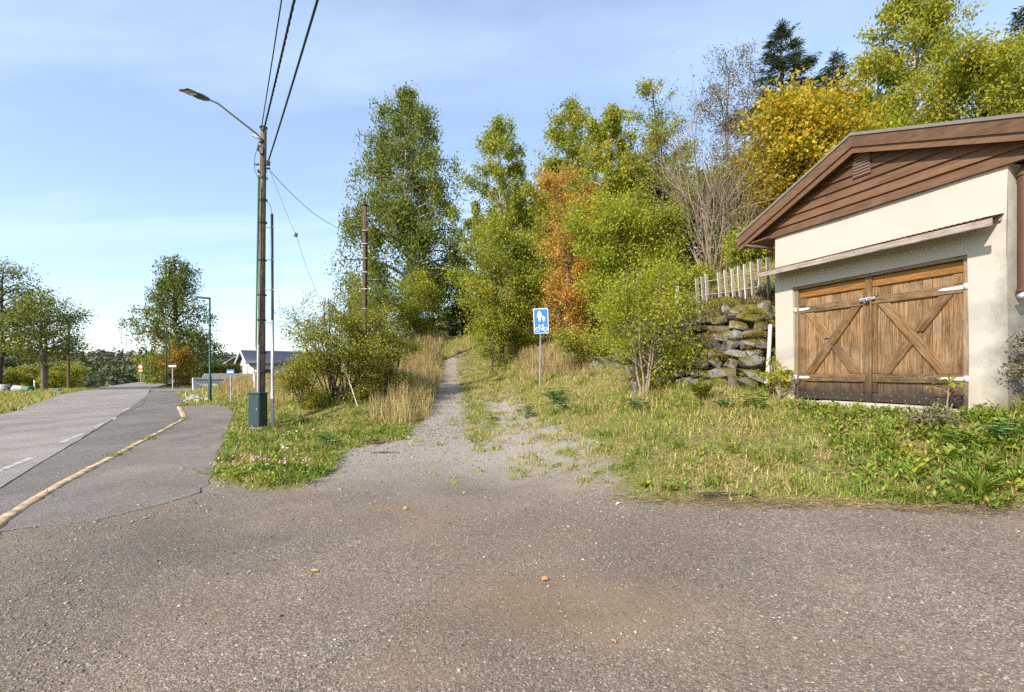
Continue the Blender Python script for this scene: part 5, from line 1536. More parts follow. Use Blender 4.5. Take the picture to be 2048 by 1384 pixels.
# conduits down the shaft
seg_tube('conduit', [at(352, -.10, -.06), at(450, -.105, -.065), at(560, -.115, -.07), at(690, -.12, -.07), at(700, -.09, -.1)], .024, 7, M['green_cable'], pole, pb)
seg_tube('conduit', [at(690, -.015, -.145), at(790, -.0, -.155), at(830, -.0, -.155)], .042, 9, M['galv'], pole, pb)
seg_tube('conduit', [at(380, .03, -.125), at(500, .03, -.125), at(640, .02, -.135), at(695, .01, -.145)], .016, 6, M['rubber'], pole, pb)
for py in (356, 400, 445, 520, 590, 640, 705, 745):
    c = at(py)
    seg_tube('strap', [c - (0, 0, .018), c + (0, 0, .018)], .15 if py > 690 else .131, 12, M['black'], pole, pb, False)
# hardware near the top
for q, (py, dx, dy, d) in enumerate([(285, .0, -.12, (.13, .08, .10)), (300, -.06, -.10, (.10, .10, .16)), (305, .02, -.13, (.12, .07, .20)), (330, -.16, -.04, (.12, .06, .05)), (328, .17, -.06, (.12, .07, .14)), (338, .15, -.05, (.16, .05, .05)), (345, -.09, -.10, (.05, .06, .10))]):
    link('insulator' if q in (4, 3) else 'clamp', bevel_box('clamp', d, .012), M['black'], pole, at(py, dx, dy) - pb, (0, 0, random.uniform(-.3, .3)))
seg_tube('jumper_wire', [at(283, -.05, -.12), at(315, -.20, -.08), at(330, -.23, -.06), at(345, -.20, -.05), at(358, -.11, -.08)], .008, 5, M['rubber'], pole, pb)
seg_tube('jumper_wire', [at(335, .2, -.05), at(342, .17, -.08), at(352, .12, -.1), at(372, .10, -.10)], .007, 5, M['rubber'], pole, pb)
# lamp arm + lamp
arm_a = at(272, -.12, -.05); D_l = 13.2
l_in = P(418, 199, D_l); l_mid = P(436, 207, D_l + .2)
seg_tube('lamp_arm', [arm_a, arm_a + (l_mid - arm_a) * .5, l_mid + (arm_a - l_mid) * .06, l_mid, l_in, l_in + (l_in - l_mid) * .1], [.028, .027, .026, .026, .025, .025], 9, M['galv'], pole, pb)
link('arm_bracket', bevel_box('arm_bracket', (.20, .05, .10), .01), M['galv'], pole, at(274, -.19, -.06) - pb, (0, .35, .25))
lo = P(366, 178, D_l - .75)
e = lo - l_in; L = np.linalg.norm(e); e /= L
sd = np.cross(e, (0, 0, 1)); sd /= np.linalg.norm(sd); un = np.cross(sd, e)
lamp = empty('lamp_head', (0, 0, 0)); lamp.parent = pole
prof = [(0, .04, .035, -.035), (.10, .07, .042, -.055), (.26, .11, .045, -.05), (.40, .13, .032, -.022), (L * .97, .145, .03, -.02), (L, .13, .02, -.01)]
V = []
for d, w, hi, lo_ in prof:
    c = l_in + e * d
    for a_, b_ in ((-w, lo_), (w, lo_), (w, lo_ * .2), (w * .6, hi), (-w * .6, hi), (-w, lo_ * .2)):
        V.append(c + sd * a_ + un * b_ - pb)
n_ = len(prof)
Qv = [(i * 6 + j, i * 6 + (j + 1) % 6, (i + 1) * 6 + (j + 1) % 6, (i + 1) * 6 + j) for i in range(n_ - 1) for j in range(6)]
Qv += [(0, 5, 4, 3), (0, 3, 2, 1)] + [((n_ - 1) * 6 + a for a in q) for q in ((0, 1, 2, 3), (0, 3, 4, 5))]
Qv = [tuple(q) for q in Qv]
link('lamp_housing', fast_mesh('lamp_housing', V, Qv), M['alu'], lamp)
gl = [l_in + e * .46 - sd * .115, l_in + e * .46 + sd * .115, l_in + e * (L * .93) + sd * .11, l_in + e * (L * .93) - sd * .11]
V = [q - un * .040 - pb for q in gl[:2]] + [q - un * .028 - pb for q in gl[2:]]
V2 = [v + un * .012 for v in V]
link('lamp_lens', fast_mesh('lamp_lens', V + V2, [(0, 1, 2, 3), (7, 6, 5, 4), (0, 4, 5, 1), (1, 5, 6, 2), (2, 6, 7, 3), (3, 7, 4, 0)]), M['lampglass'], lamp)

# steel cable riser beside the pole
rb = P(545, 822, 14.75); rb[2] = tz(rb[0], rb[1]) - .05; rt = P(544, 428, 14.75)
ris = tag(empty('cable_riser', rb), 'slim grey and black steel riser pipe close right of the wooden pole', 'pipe')
mid = P(545, 640, 14.75)
seg_tube('lower_pipe', [rb, rb + (mid - rb) * .5, mid], .047, 10, M['galv'], ris, rb)
seg_tube('upper_pipe', [mid, mid + (rt - mid) * .5, rt], .038, 10, M['rubber'], ris, rb)
for py in (455, 520, 580, 645, 795):
    a_ = at(py, .1, -.02); f = P(545, py, 14.75)
    seg_tube('standoff', [a_, f + (.07, -.05, 0)], .016, 6, M['galv'], ris, rb)
seg_tube('riser_wire', [rt, rt + (-.05, 0, .25), at(400, .1, -.05)], .008, 5, M['rubber'], ris, rb)

# cabinet
ca_ = P(516, 858, 14.3); ca_[2] = tz(ca_[0], ca_[1]) - .03
cab = tag(empty('electrical_cabinet', ca_, math.radians(-12)), 'dark green electrical cabinet at the foot of the wooden pole', 'cabinet')
link('body', bevel_box('body', (.36, .34, .98), .012), M['cabinet'], cab, (0, 0, .55))
link('lid', bevel_box('lid', (.40, .38, .035), .008), M['cabinet'], cab, (0, 0, 1.06))
link('door_panel', bevel_box('door_panel', (.30, .012, .84), .004), M['cabinet'], cab, (0, -.174, .57))
link('lock', bevel_box('lock', (.03, .02, .05), .006), M['galv'], cab, (.11, -.188, .62))
g = Geo(); V = [(-.20, -.19, -.05), (.20, -.19, -.05), (.20, .19, -.05), (-.20, .19, -.05), (-.185, -.175, .12), (.185, -.175, .12), (.185, .175, .12), (-.185, .175, .12)]
g.add(V, [(0, 1, 5, 4), (1, 2, 6, 5), (2, 3, 7, 6), (3, 0, 4, 7), (4, 5, 6, 7)])
link('base_skirt', g.mesh('base_skirt'), M['concrete'], cab)

# overhead lines toward the pole behind the viewer
def cable(name, label, a, b, sag, r, n=40, mat='rubber', group=None, twist=0):
    a = np.array(a, float); b = np.array(b, float); s = np.linspace(0, 1, n)[:, None]
    pts = a + (b - a) * s; pts[:, 2] -= sag * 4 * (s[:, 0] * (1 - s[:, 0]))
    g = Geo()
    if twist:
        dirv = (b - a) / np.linalg.norm(b - a); sd_ = np.cross(dirv, (0, 0, 1)); up_ = np.cross(sd_, dirv)
        nn = n * 8; s = np.linspace(0, 1, nn)[:, None]; c = a + (b - a) * s; c[:, 2] -= sag * 4 * (s[:, 0] * (1 - s[:, 0]))
        for ph in (0, 2.09, 4.19):
            an = s * twist * 6.283 + ph
            g.tube(c + sd_ * np.cos(an) * r * .8 + up_ * np.sin(an) * r * .8, r * .75, 4)
    else:
        g.tube(pts, r, 6)
    o = link(name, g.mesh(name), M[mat], None)
    return tag(o, label, 'cable', group)
# each line ends at the height it has on the pole; the next pole stands behind the camera
OG = 'overhead lines running from the wooden pole over the yard'
def through(a, px, zt, L=34):
    """a line from a that crosses the top edge of the view at column px, at height zt there"""
    D = (zt - CH) * F / HZ
    q = np.array([(px - 1024) / F * D, D, zt])
    d = q - a; d /= np.linalg.norm(d[:2])
    return a + d * L
for px, py, dx, r_, tw, lb in ((562, 262, -.03, .013, 0, 'thin overhead line, leftmost of the three above the wooden pole'), (587, 266, .04, .017, 46, 'twisted overhead line in the middle of the three above the wooden pole'), (631, 322, .20, .021, 0, 'thick overhead line, rightmost of the three, fixed lower on the pole')):
    a = at(py, dx, -.08)
    zt = a[2] - .25
    b = through(a, px, zt); b[2] = a[2] + .35
    cable('overhead_cable', lb, a, b, .62, r_, 60, 'rubber', OG, tw)

# second pole
D2 = 24.5
qb = np.array([(728 - 1024) / F * D2, D2, 0]); qb[2] = tz(qb[0], qb[1]) - .1
qt = P(730, 410, D2)
pole2 = tag(empty('utility_pole', qb), 'second thinner dark pole rising behind the olive shrub, in front of the birch', 'utility pole')
seg_tube('shaft', [qb, qb + (qt - qb) * .5 + (.02, 0, 0), qt], [.12, .11, .10], 10, M['pole_dark'], pole2, qb)
seg_tube('pole_cap', [qt - (0, 0, .04), qt + (0, 0, .02), qt + (0, 0, .04)], [.14, .14, .04], 10, M['black'], pole2, qb)
seg_tube('conduit', [qt + (.11, -.09, -1.3), qb + (.14, -.12, .3)], .045, 8, M['rubber'], pole2, qb)
for py in (455, 478, 503, 527, 556, 590):
    f = (py - 410) / 290; c = qt + (qb - qt) * f
    link('strap', bevel_box('strap', (.27, .26, .035), .01), M['white_metal'] if py in (478, 527, 556) else M['galv'], pole2, c - qb + (.03, -.02, 0))
link('insulator', bevel_box('insulator', (.16, .12, .18), .02), M['black'], pole2, qt - qb + (.16, -.08, -.75))
# lines between and beyond the poles
cable('service_line', 'thin slack line from the wooden pole to the second pole', at(342, .22, -.05), qt + (-.05, -.05, -1.3), .55, .009)
cable('overhead_cable', 'dark line from the second pole into the birch crown, upper', qt + (.16, -.08, -.5), P(905, 535, 33), .5, .020)
cable('overhead_cable', 'dark line from the second pole into the birch crown, lower', qt + (.16, -.08, -.75), P(905, 560, 33), .5, .020)
cable('stay_wire', 'thin stay wire hanging from the second pole toward the shrub', qt + (-.1, 0, -1.6), P(688, 540, 24.2), .05, .010)
a = at(345, .25, -.08); c1_ = P(592, 470, 14.4); b = P(640, 600, 15.6)
dl = cable('drop_line', 'fine dropping line with a small black box, right of the wooden pole', a, c1_, .04, .005, 14)
g = Geo(); g.tube([c1_, (c1_ + b) / 2 + (-.03, 0, -.03), b], .005, 4)
link('lower_line', g.mesh('lower_line'), M['rubber'], dl)
link('splice_box', bevel_box('splice_box', (.085, .05, .11), .008), M['black'], dl, c1_, (0, .25, 0))

# leaning white stake in the shrub
sa_ = P(667, 665, 15.6); sq_ = G(716, 812); sb_ = np.array([sq_[0], sq_[1], tz(*sq_) - .05]); sa_ = P(667, 668, sq_[1] + .1)
g = Geo(); g.tube([sb_, sb_ + (sa_ - sb_) * .5 + (0, 0, -.01), sa_], .020, 7, True)
tag(link('leaning_stake', g.mesh('leaning_stake'), M['picket']), 'pale leaning stake in front of the olive shrub', 'stake')

# ---- shared path sign
M['sign_blue'] = plain('sign_blue', (.045, .19, .52), .35, 0, .06, 4)
M['sign_white'] = plain('sign_white', (.82, .83, .84), .4, 0, .05)
M['sign_grey'] = plain('sign_back', (.45, .46, .47), .5, .3)
SD = 17.0
sb0 = P(1080, 774, SD); sb0[2] = tz(sb0[0], sb0[1]) - .05
pc = P(1082, 642, SD)
sg = tag(empty('path_sign', sb0, math.radians(3)), 'blue shared footpath and cycle path sign on a steel post beside the track', 'sign')
Lp = pc - sb0
seg_tube('post', [(0, .03, 0), (Lp[0], .03, Lp[2] + .40)], .030, 10, M['galv'], sg, (0, 0, 0))
PW, PHt = .49, .83
tilt = (0, math.radians(-2.2), 0)
pn = empty('sign_face', Lp, 0); pn.parent = sg; pn.rotation_euler = tilt
def rrect(w, h, r, n=5):
    o = []
    for cx_, cz_, a0 in ((w / 2 - r, h / 2 - r, 0), (-w / 2 + r, h / 2 - r, 90), (-w / 2 + r, -h / 2 + r, 180), (w / 2 - r, -h / 2 + r, 270)):
        for k in range(n):
            an = math.radians(a0 + 90 * k / (n - 1)); o.append((cx_ + r * math.cos(an), cz_ + r * math.sin(an)))
    return o
link('border_plate', poly_prism('border_plate', rrect(PW, PHt, .03), -.004, .004), M['sign_white'], pn)
link('blue_panel', poly_prism('blue_panel', rrect(PW - .045, PHt - .045, .02), -.007, -.0035), M['sign_blue'], pn)
def flat_poly(name, polys, mat, y0=-.010, y1=-.0068):
    bmx = bmesh.new()
    for pts in polys:
        f = [bmx.verts.new((q[0], y0, q[1])) for q in pts]; b_ = [bmx.verts.new((q[0], y1, q[1])) for q in pts]
        bmx.faces.new(f)
        for i in range(len(f)):
            bmx.faces.new((f[i], b_[i], b_[(i + 1) % len(f)], f[(i + 1) % len(f)]))
    bmesh.ops.triangulate(bmx, faces=bmx.faces[:])
    bmesh.ops.recalc_face_normals(bmx, faces=bmx.faces[:])
    me = bpy.data.meshes.new(name); bmx.to_mesh(me); bmx.free()
    return link(name, me, mat, pn)
def disc(cx_, cz_, r, n=16): return [(cx_ + r * math.cos(a), cz_ + r * math.sin(a)) for a in np.linspace(0, 2 * math.pi, n, endpoint=False)]
def person(cx_, cz_, s, left_arm):
    """standing figure, feet at cz_, height about 1"""
    body = [(-.10, 0), (-.02, 0), (0, .42), (.02, 0), (.10, 0), (.115, .45), (.13, .62), (.25, .40), (.29, .43), (.17, .80), (.11, .84), (-.11, .84), (-.17, .80), (-.24, .40), (-.19, .38), (-.12, .62), (-.115, .45)]
    return [[(cx_ + a * s, cz_ + b * s) for a, b in body], disc(cx_, cz_ + .915 * s, .085 * s, 12)]
flat_poly('adult_figure', person(-.045, -.030, .365, 1), M['sign_white'])
flat_poly('child_figure', person(.092, -.030, .20, 0), M['sign_white'])
def ring(cx_, cz_, r, w, n=22):
    o = []
    for i in range(n):
        a0, a1 = 2 * math.pi * i / n, 2 * math.pi * (i + 1) / n
        o.append([(cx_ + (r - w) * math.cos(a0), cz_ + (r - w) * math.sin(a0)), (cx_ + r * math.cos(a0), cz_ + r * math.sin(a0)), (cx_ + r * math.cos(a1), cz_ + r * math.sin(a1)), (cx_ + (r - w) * math.cos(a1), cz_ + (r - w) * math.sin(a1))])
    return o
def bar(a, b, w):
    a = np.array(a); b = np.array(b); e_ = (b - a) / np.linalg.norm(b - a); n_ = np.array([-e_[1], e_[0]]) * w / 2
    return [tuple(a + n_), tuple(b + n_), tuple(b - n_), tuple(a - n_)]
wl, wr, bz = (-.122, -.277), (.132, -.277), -.277
bb, st_, hd = (.015, -.28), (.055, -.16), (-.075, -.165)
bike = ring(*wl, .075, .017) + ring(*wr, .075, .017) + [disc(*wl, .014, 8), disc(*wr, .014, 8), bar(wl, hd, .014), bar(hd, (-.06, -.125), .014), bar((-.085, -.122), (-.03, -.128), .016), bar(hd, st_, .014), bar(hd, bb, .014), bar(bb, (.068, -.125), .014), bar((.03, -.122), (.10, -.122), .022), bar(bb, wr, .014), bar(st_, wr, .012), disc(*bb, .022, 10), bar(bb, (.0, -.33), .012)]
flat_poly('bicycle_symbol', bike, M['sign_white'])

# ---- lamp posts along the far road
def lamp_post(px, basey, topy, D, label, r=.075, arm=True):
    x = (px - 1024) / F * D; b_ = np.array([x, D, tz(x, D) - .05])
    zt = CH + (HZ - topy) / F * D
    o = tag(empty('lamp_post', b_), label, 'lamp post', 'dark green lamp posts along the road')
    H = zt - b_[2]
    seg_tube('post', [(0, 0, 0), (0, 0, H * .25), (0, 0, H * .26), (-.01, 0, H)], [r * 1.15, r * 1.1, r * .75, r * .55], 9, M['green_paint'], o, (0, 0, 0))
    link('lamp_head', bevel_box('lamp_head', (.62, .24, .09), .02), M['alu'], o, (-.30, -.05, H + .03), (0, .08, .2))
lamp_post(420, 808, 597, 26.6, 'tall dark green lamp post nearest, at the end of the pavement', .075)
lamp_post(333, 775, 655, 56, 'dark green lamp post in front of the lone birch', .10)
lamp_post(292, 768, 690, 76, 'small distant dark lamp post left of the lone birch', .10)
def roadside_pole(px, topy, D, label, mat, r, arm=False):
    x = (px - 1024) / F * D; b_ = np.array([x, D, tz(x, D) - .1]); H = CH + (HZ - topy) / F * D - b_[2]
    o = tag(empty('roadside_pole', b_), label, 'pole')
    seg_tube('shaft', [(0, 0, 0), (0, 0, H * .5), (.03, 0, H)], [r, r * .9, r * .8], 8, M[mat], o, (0, 0, 0))
    if arm:
        link('crossarm', bevel_box('crossarm', (r * 16, r * 1.2, r * 1.4), .01), M[mat], o, (0, 0, H - r * 2.5), (0, 0, .2))
        for q in (-6, 0, 6):
            link('insulator', bevel_box('insulator', (r * .9, r * .9, r * 2), .01), M['sign_grey'], o, (q * r, 0, H - r * .8))
roadside_pole(137, 640, 54, 'brown wooden pole across the road right of the two-stemmed tree', 'pole_dark', .14)
roadside_pole(245, 717, 140, 'far pale pole with a crossarm beyond the road crest', 'pole_wood', .2, True)
roadside_pole(12, 712, 150, 'far grey pole in the field at the left picture edge', 'pole_wood', .2, True)
# lattice pylon on the ridge
D = 420; x = (152 - 1024) / F * D; zb_ = tz(x, D); H = CH + (HZ - 703) / F * D - zb_
g = Geo(); w_ = 2.2
for sx_ in (-1, 1):
    for sy_ in (-1, 1):
        g.tube([(sx_ * w_, sy_ * w_, 0), (sx_ * .4, sy_ * .4, H)], .22, 4)
for q in range(6):
    z0, z1 = H * q / 6, H * (q + 1) / 6; a0, a1 = w_ + (.4 - w_) * q / 6, w_ + (.4 - w_) * (q + 1) / 6
    g.tube([(-a0, -a0, z0), (a1, -a1, z1)], .12, 4); g.tube([(a0, -a0, z0), (-a1, -a1, z1)], .12, 4)
g.tube([(-5, 0, H * .9), (5, 0, H * .9)], .2, 4); g.tube([(-4, 0, H * .78), (4, 0, H * .78)], .2, 4)
tag(link('power_pylon', g.mesh('power_pylon'), M['galv'], None, (x, D, zb_)), 'distant steel power pylon in front of the forest ridge', 'pylon')

# ---- small signs by the road
def post_sign(name, label, px, basey, topy, D, w, h, face, r=.025):
    x = (px - 1024) / F * D; b_ = np.array([x, D, tz(x, D) - .05]); H = CH + (HZ - topy) / F * D - b_[2]
    o = tag(empty(name, b_), label, 'sign')
    seg_tube('post', [(0, .02, 0), (0, .02, H)], r, 8, M['galv'], o, (0, 0, 0))
    link('plate', bevel_box('plate', (w, .02, h), .006), M[face], o, (0, -.01, H - h / 2 + .03))
    return o, H
o, H = post_sign('stop_sign', 'small blue and white bus stop plate on a thin grey post in the grass', 461, 806, 740, 25.5, .38, .23, 'sign_blue', .028)
link('white_panel', bevel_box('white_panel', (.30, .008, .075), .002), M['sign_white'], o, (0, -.023, H - .10))
o, H = post_sign('street_name_sign', 'narrow white street name plate on a bent pale post at the side road', 345, 778, 731, 48, .70, .17, 'sign_white', .05)
x = (281 - 1024) / F * 68; b_ = np.array([x, 68, tz(x, 68) - .05]); H = CH + (HZ - 729) / F * 68 - b_[2]
o = tag(empty('traffic_sign', b_, .2), 'round red-rimmed traffic sign with a yellow plate below, by the far bend', 'sign')
seg_tube('post', [(0, .03, 0), (0, .03, H)], .04, 8, M['galv'], o, (0, 0, 0))
M['sign_red'] = plain('sign_red', (.42, .03, .03), .4); M['sign_yellow'] = plain('sign_yellow', (.62, .52, .22), .5)
link('red_disc', poly_prism('red_disc', disc(0, H - .3, .32, 24), -.02, .0), M['sign_red'], o)
link('white_disc', poly_prism('white_disc', disc(0, H - .3, .22, 24), -.026, -.018), M['sign_white'], o)
link('yellow_plate', bevel_box('yellow_plate', (.5, .02, .26), .005), M['sign_yellow'], o, (0, -.01, H - .82))
for px, D, ty, lb, cat in ((386, 46, 756, 'thin white marker post left of the nearest green lamp post', 'post'), (509, 30, 748, 'pale slanting marker post behind the green cabinet', 'post'), (69, 45, 760, 'white marker post beside the rubbish across the road', 'post'), (372, 33, 787, 'short wooden peg by the stone-lined ditch', 'post')):
    x = (px - 1024) / F * D; b_ = np.array([x, D, tz(x, D) - .05]); H = CH + (HZ - ty) / F * D - b_[2]
    g = Geo(); g.tube([(0, 0, 0), (.0, 0, H * .5), (-.03, 0, H - .02), (-.03, 0, H)], [.045, .045, .042, .02], 8, True)
    tag(link('marker_post', g.mesh('marker_post'), M['sign_white'] if px != 372 else M['picket'], None, b_), lb, cat)

# ---- rubbish across the road
M['bag_white'] = plain('white_bag', (.42, .39, .37), .6, 0, .3, 5, .4, .3); M['bag_black'] = plain('black_bin', (.05, .048, .055), .55)
M['tarp_green'] = plain('green_tarp', (.04, .12, .07), .55, 0, .3, 4, .4, .3); M['tarp_blue'] = plain('blue_tarp', (.10, .18, .28), .5, 0, .3, 4, .4, .3); M['grey_sheet'] = plain('grey_sheet', (.36, .33, .31), .7, 0, .2)
def lump(name, label, cat, px, py, D, d, mat, seed, rz=0):
    rng = np.random.default_rng(seed)
    bmx = bmesh.new()
    bmesh.ops.create_icosphere(bmx, subdivisions=3, radius=1)
    for v in bmx.verts:
        c = np.array(v.co); c = np.sign(c) * np.abs(c) ** .55
        k = 1 + .10 * math.sin(c[0] * 5 + seed) + .09 * math.sin(c[1] * 6 + c[2] * 4 + seed * 2) + rng.normal(0, .015)
        v.co = Vector((c[0] * d[0] / 2 * k, c[1] * d[1] / 2 * k, max(c[2], -.75) * d[2] / 2 * k))
    me = bpy.data.meshes.new(name); bmx.to_mesh(me); bmx.free()
    x = (px - 1024) / F * D
    o = link(name, me, M[mat], None, (x, D, tz(x, D) + d[2] * .34), (0, 0, rz), True)
    tag(o, label, cat)
lump('white_sack', 'pale sack at the left picture edge across the road', 'sack', 5, 780, 44, (.75, .6, .75), 'bag_white', 1)
lump('black_bin', 'black box-shaped bin between the two pale sacks', 'bin', 19, 780, 44.3, (.55, .5, .8), 'bag_black', 2)
lump('white_sack', 'white and grey sack right of the black bin', 'sack', 36, 780, 44.2, (.95, .6, .62), 'bag_white', 3, .2)
lump('green_tarpaulin', 'crumpled green tarpaulin left of the white marker post', 'tarpaulin', 55, 786, 44, (.75, .6, .55), 'tarp_green', 4)
lump('blue_bundle', 'blue bundle lying in the grass near the road edge', 'bundle', 114, 784, 43, (.62, .5, .34), 'tarp_blue', 5, .4)

# ---- far house, terrace wall and hedge
M['roof_tile'] = plain('blue_black_roof', (.030, .036, .060), .55, 0, .25, 8); M['house_wall'] = plain('cream_house_wall', (.60, .54, .46), .85, 0, .08); M['red_wall'] = plain('red_house_wall', (.42, .12, .06), .8)
M['block'] = plain('pale_concrete_block', (.42, .40, .38), .9, 0, .2, 3, .2, .3)
hb = P(499, 748, 66)
hb[2] = tz(hb[0], hb[1]) - .1
ha = math.radians(38)
ho = tag(empty('house', hb, ha), 'cream bungalow with dark blue-black roof behind the utility pole', 'house')
Lh, Wh = 13.0, 6.4
ez = CH + (HZ - 722) / F * 66 - hb[2]; rz_ = CH + (HZ - 700.5) / F * 69 - hb[2]
# local x along the ridge (away to the right), local y to the back-left
g = Geo(); g.box((Lh / 2, Wh / 2, ez / 2), (Lh, Wh, ez))
link('wall', g.mesh('wall'), M['house_wall'], ho)
for xx in (0.0, Lh):
    link('gable', poly_prism('gable', [(0, ez), (Wh, ez), (Wh / 2, rz_ - .1)], -.1, .1), M['house_wall'], ho, (xx + (.1 if xx == 0 else -.1), 0, 0), (0, 0, math.pi / 2))
for s_, yy in ((1, -.45), (-1, Wh + .45)):
    zlow = ez - .45 * (rz_ - ez) / (Wh / 2)
    V = [(-.5, yy, zlow), (Lh + .5, yy, zlow), (Lh + .5, Wh / 2, rz_), (-.5, Wh / 2, rz_)]
    V2 = [(a, b, c - .16) for a, b, c in V]
    rf_ = link('roof', fast_mesh('roof', V + V2, [(0, 1, 2, 3), (7, 6, 5, 4), (0, 4, 5, 1), (1, 5, 6, 2), (2, 6, 7, 3), (3, 7, 4, 0)]), M['roof_tile'], ho)
    # white verge board
    e0_ = np.array(V[0]); e1_ = np.array(V[3])
    g = Geo(); g.tube([e0_ + (-.03, 0, -.08), e1_ + (-.03, 0, -.08)], .12, 4)
    link('verge_board', g.mesh('verge_board'), M['sign_white'], ho)
for xx in (2.2, 5.2, 8.2):
    wn_ = link('window', bevel_box('window', (1.1, .06, .95), .01), M['sign_white'], ho, (xx, -.03, ez * .58))
    link('pane', bevel_box('pane', (.94, .03, .8), .005), M['black'], wn_, (0, -.03, 0))
x = (474 - 1024) / F * 82; b_ = np.array([x, 82, tz(x, 82)]); H = CH + (HZ - 712) / F * 82 - b_[2]
rh_ = tag(empty('red_house', b_, math.radians(25)), 'red gabled house peeping out left of the bungalow roof', 'house')
link('wall', poly_prism('wall', [(-2.4, -.5), (2.4, -.5), (2.4, H - 1.8), (0, H - .1), (-2.4, H - 1.8)], -4, 4), M['red_wall'], rh_)
for s_ in (-1, 1):
    link('roof', poly_prism('roof', [(0, H + .1), (s_ * 2.9, H - 2.05), (s_ * 2.9, H - 2.25), (0, H - .12)], -4.3, 4.3), M['sign_white'] if 0 else M['roof_tile'], rh_)
    link('barge_board', poly_prism('barge_board', [(0, H + .0), (s_ * 2.9, H - 2.15), (s_ * 2.9, H - 2.4), (0, H - .3)], -4.38, -4.31), M['sign_white'], rh_)
# terrace wall of blocks
ta = P(384, 761, 54); tb = P(520, 761, 58)
tw_ = tag(empty('terrace_wall', (ta[0], ta[1], tz(ta[0], ta[1]))), 'low pale concrete block terrace wall beyond the field', 'wall')
Lw = np.linalg.norm((tb - ta)[:2]); an = math.atan2(tb[1] - ta[1], tb[0] - ta[0]); tw_.rotation_euler = (0, 0, an)
bz0 = CH - (759 - HZ) / F * 55 - tw_.location.z
bz1 = CH - (747 - HZ) / F * 55 - tw_.location.z
bme = bevel_box('block', (.78, .4, (bz1 - bz0) / 3 + .3 * 0 - .012), .015)
for row in range(3):
    x = row * .55 if row else 0
    while x < Lw:
        o = link('block', bme, M['block'], tw_, (x + .4 + (.4 if row % 2 else 0), .03 * row + RN.uniform(-.01, .01), bz0 + (bz1 - bz0) / 3 * (row + .5)))
        x += .795
g = Geo(); g.box((Lw / 2, .1, bz0 / 2 - .3), (Lw, .3, bz0 + .6)); link('footing', g.mesh('footing'), M['block'], tw_)
# clipped hedge behind it
rng = np.random.default_rng(71)
n = 9000; ha_ = P(402, 746, 60); hb_ = P(482, 746, 63)
s = rng.uniform(0, 1, n)
base_ = ha_ + (hb_ - ha_) * s[:, None]; zb2 = tz(*((ha_ + hb_) / 2)[:2])
zt_ = CH + (HZ - 729) / F * 61
base_[:, 1] += rng.uniform(-.5, .5, n); base_[:, 2] = zb2 + rng.uniform(0, 1, n) * (zt_ - zb2 + .15 * np.sin(s * 30))
V, Q = leaf_quads(base_ - ha_, rng.uniform(.10, .22, n), rng, None, .6)
tag(link('hedge', fast_mesh('hedge', V, Q), M['darkgreen'], None, ha_), 'clipped dark green hedge behind the terrace wall', 'hedge')
# wire fence before the house
fa_ = P(455, 748, 57); fb_ = P(560, 748, 60)
wf = tag(empty('garden_fence', (fa_[0], fa_[1], tz(fa_[0], fa_[1]))), 'thin dark wire fence on the terrace in front of the bungalow', 'fence')
for k in range(9):
    q = fa_ + (fb_ - fa_) * k / 8; z0 = tz(q[0], q[1]); z1 = CH + (HZ - 732) / F * q[1]
    seg_tube('fence_post', [(q[0], q[1], z0), (q[0], q[1], z1)], .035, 5, M['black'], wf, wf.location)
for zz in (732.5, 738, 744):
    seg_tube('wire', [P(455, zz, 57), P(560, zz, 60)], .014, 4, M['black'], wf, wf.location)

# ---- stones lining the ditch
M['ditch_stone'] = plain('pale_ditch_stone', (.36, .345, .33), .9, 0, .35, 2, .2, .3)
rng = np.random.default_rng(61)
base_m = [stone_mesh(rng, (1, 1, .7)) for _ in range(7)]
dp = np.array([flat(306, 790), flat(335, 800), flat(352, 803), flat(372, 802), flat(392, 806)])
dp2 = np.array([flat(352, 780), flat(345, 788), flat(358, 797), flat(372, 800), flat(394, 804)])
k = 0
dit = tag(empty('ditch_stones', (*dp[2], 0)), 'bank of pale loose stones lining the ditch by the bus bay', 'stones')
for q in range(150):
    ln = dp if q % 3 == 0 else dp2
    f = rng.uniform(0, len(ln) - 1.001); i = int(f)
    xy_ = ln[i] * (1 - f + i) + ln[i + 1] * (f - i) + rng.normal(0, .55, 2) * (1, 1.6)
    if poly_sd([xy_], ROADALL)[0] < .15: continue
    s_ = rng.uniform(.18, .42)
    o = link('stone', base_m[q % 7], M['ditch_stone'], dit)
    o.location = (xy_[0] - dp[2][0], xy_[1] - dp[2][1], tz(*xy_) + s_ * .2)
    o.scale = (s_, s_ * rng.uniform(.7, 1), s_ * rng.uniform(.7, 1)); o.rotation_euler = (0, 0, rng.uniform(0, 6.28))

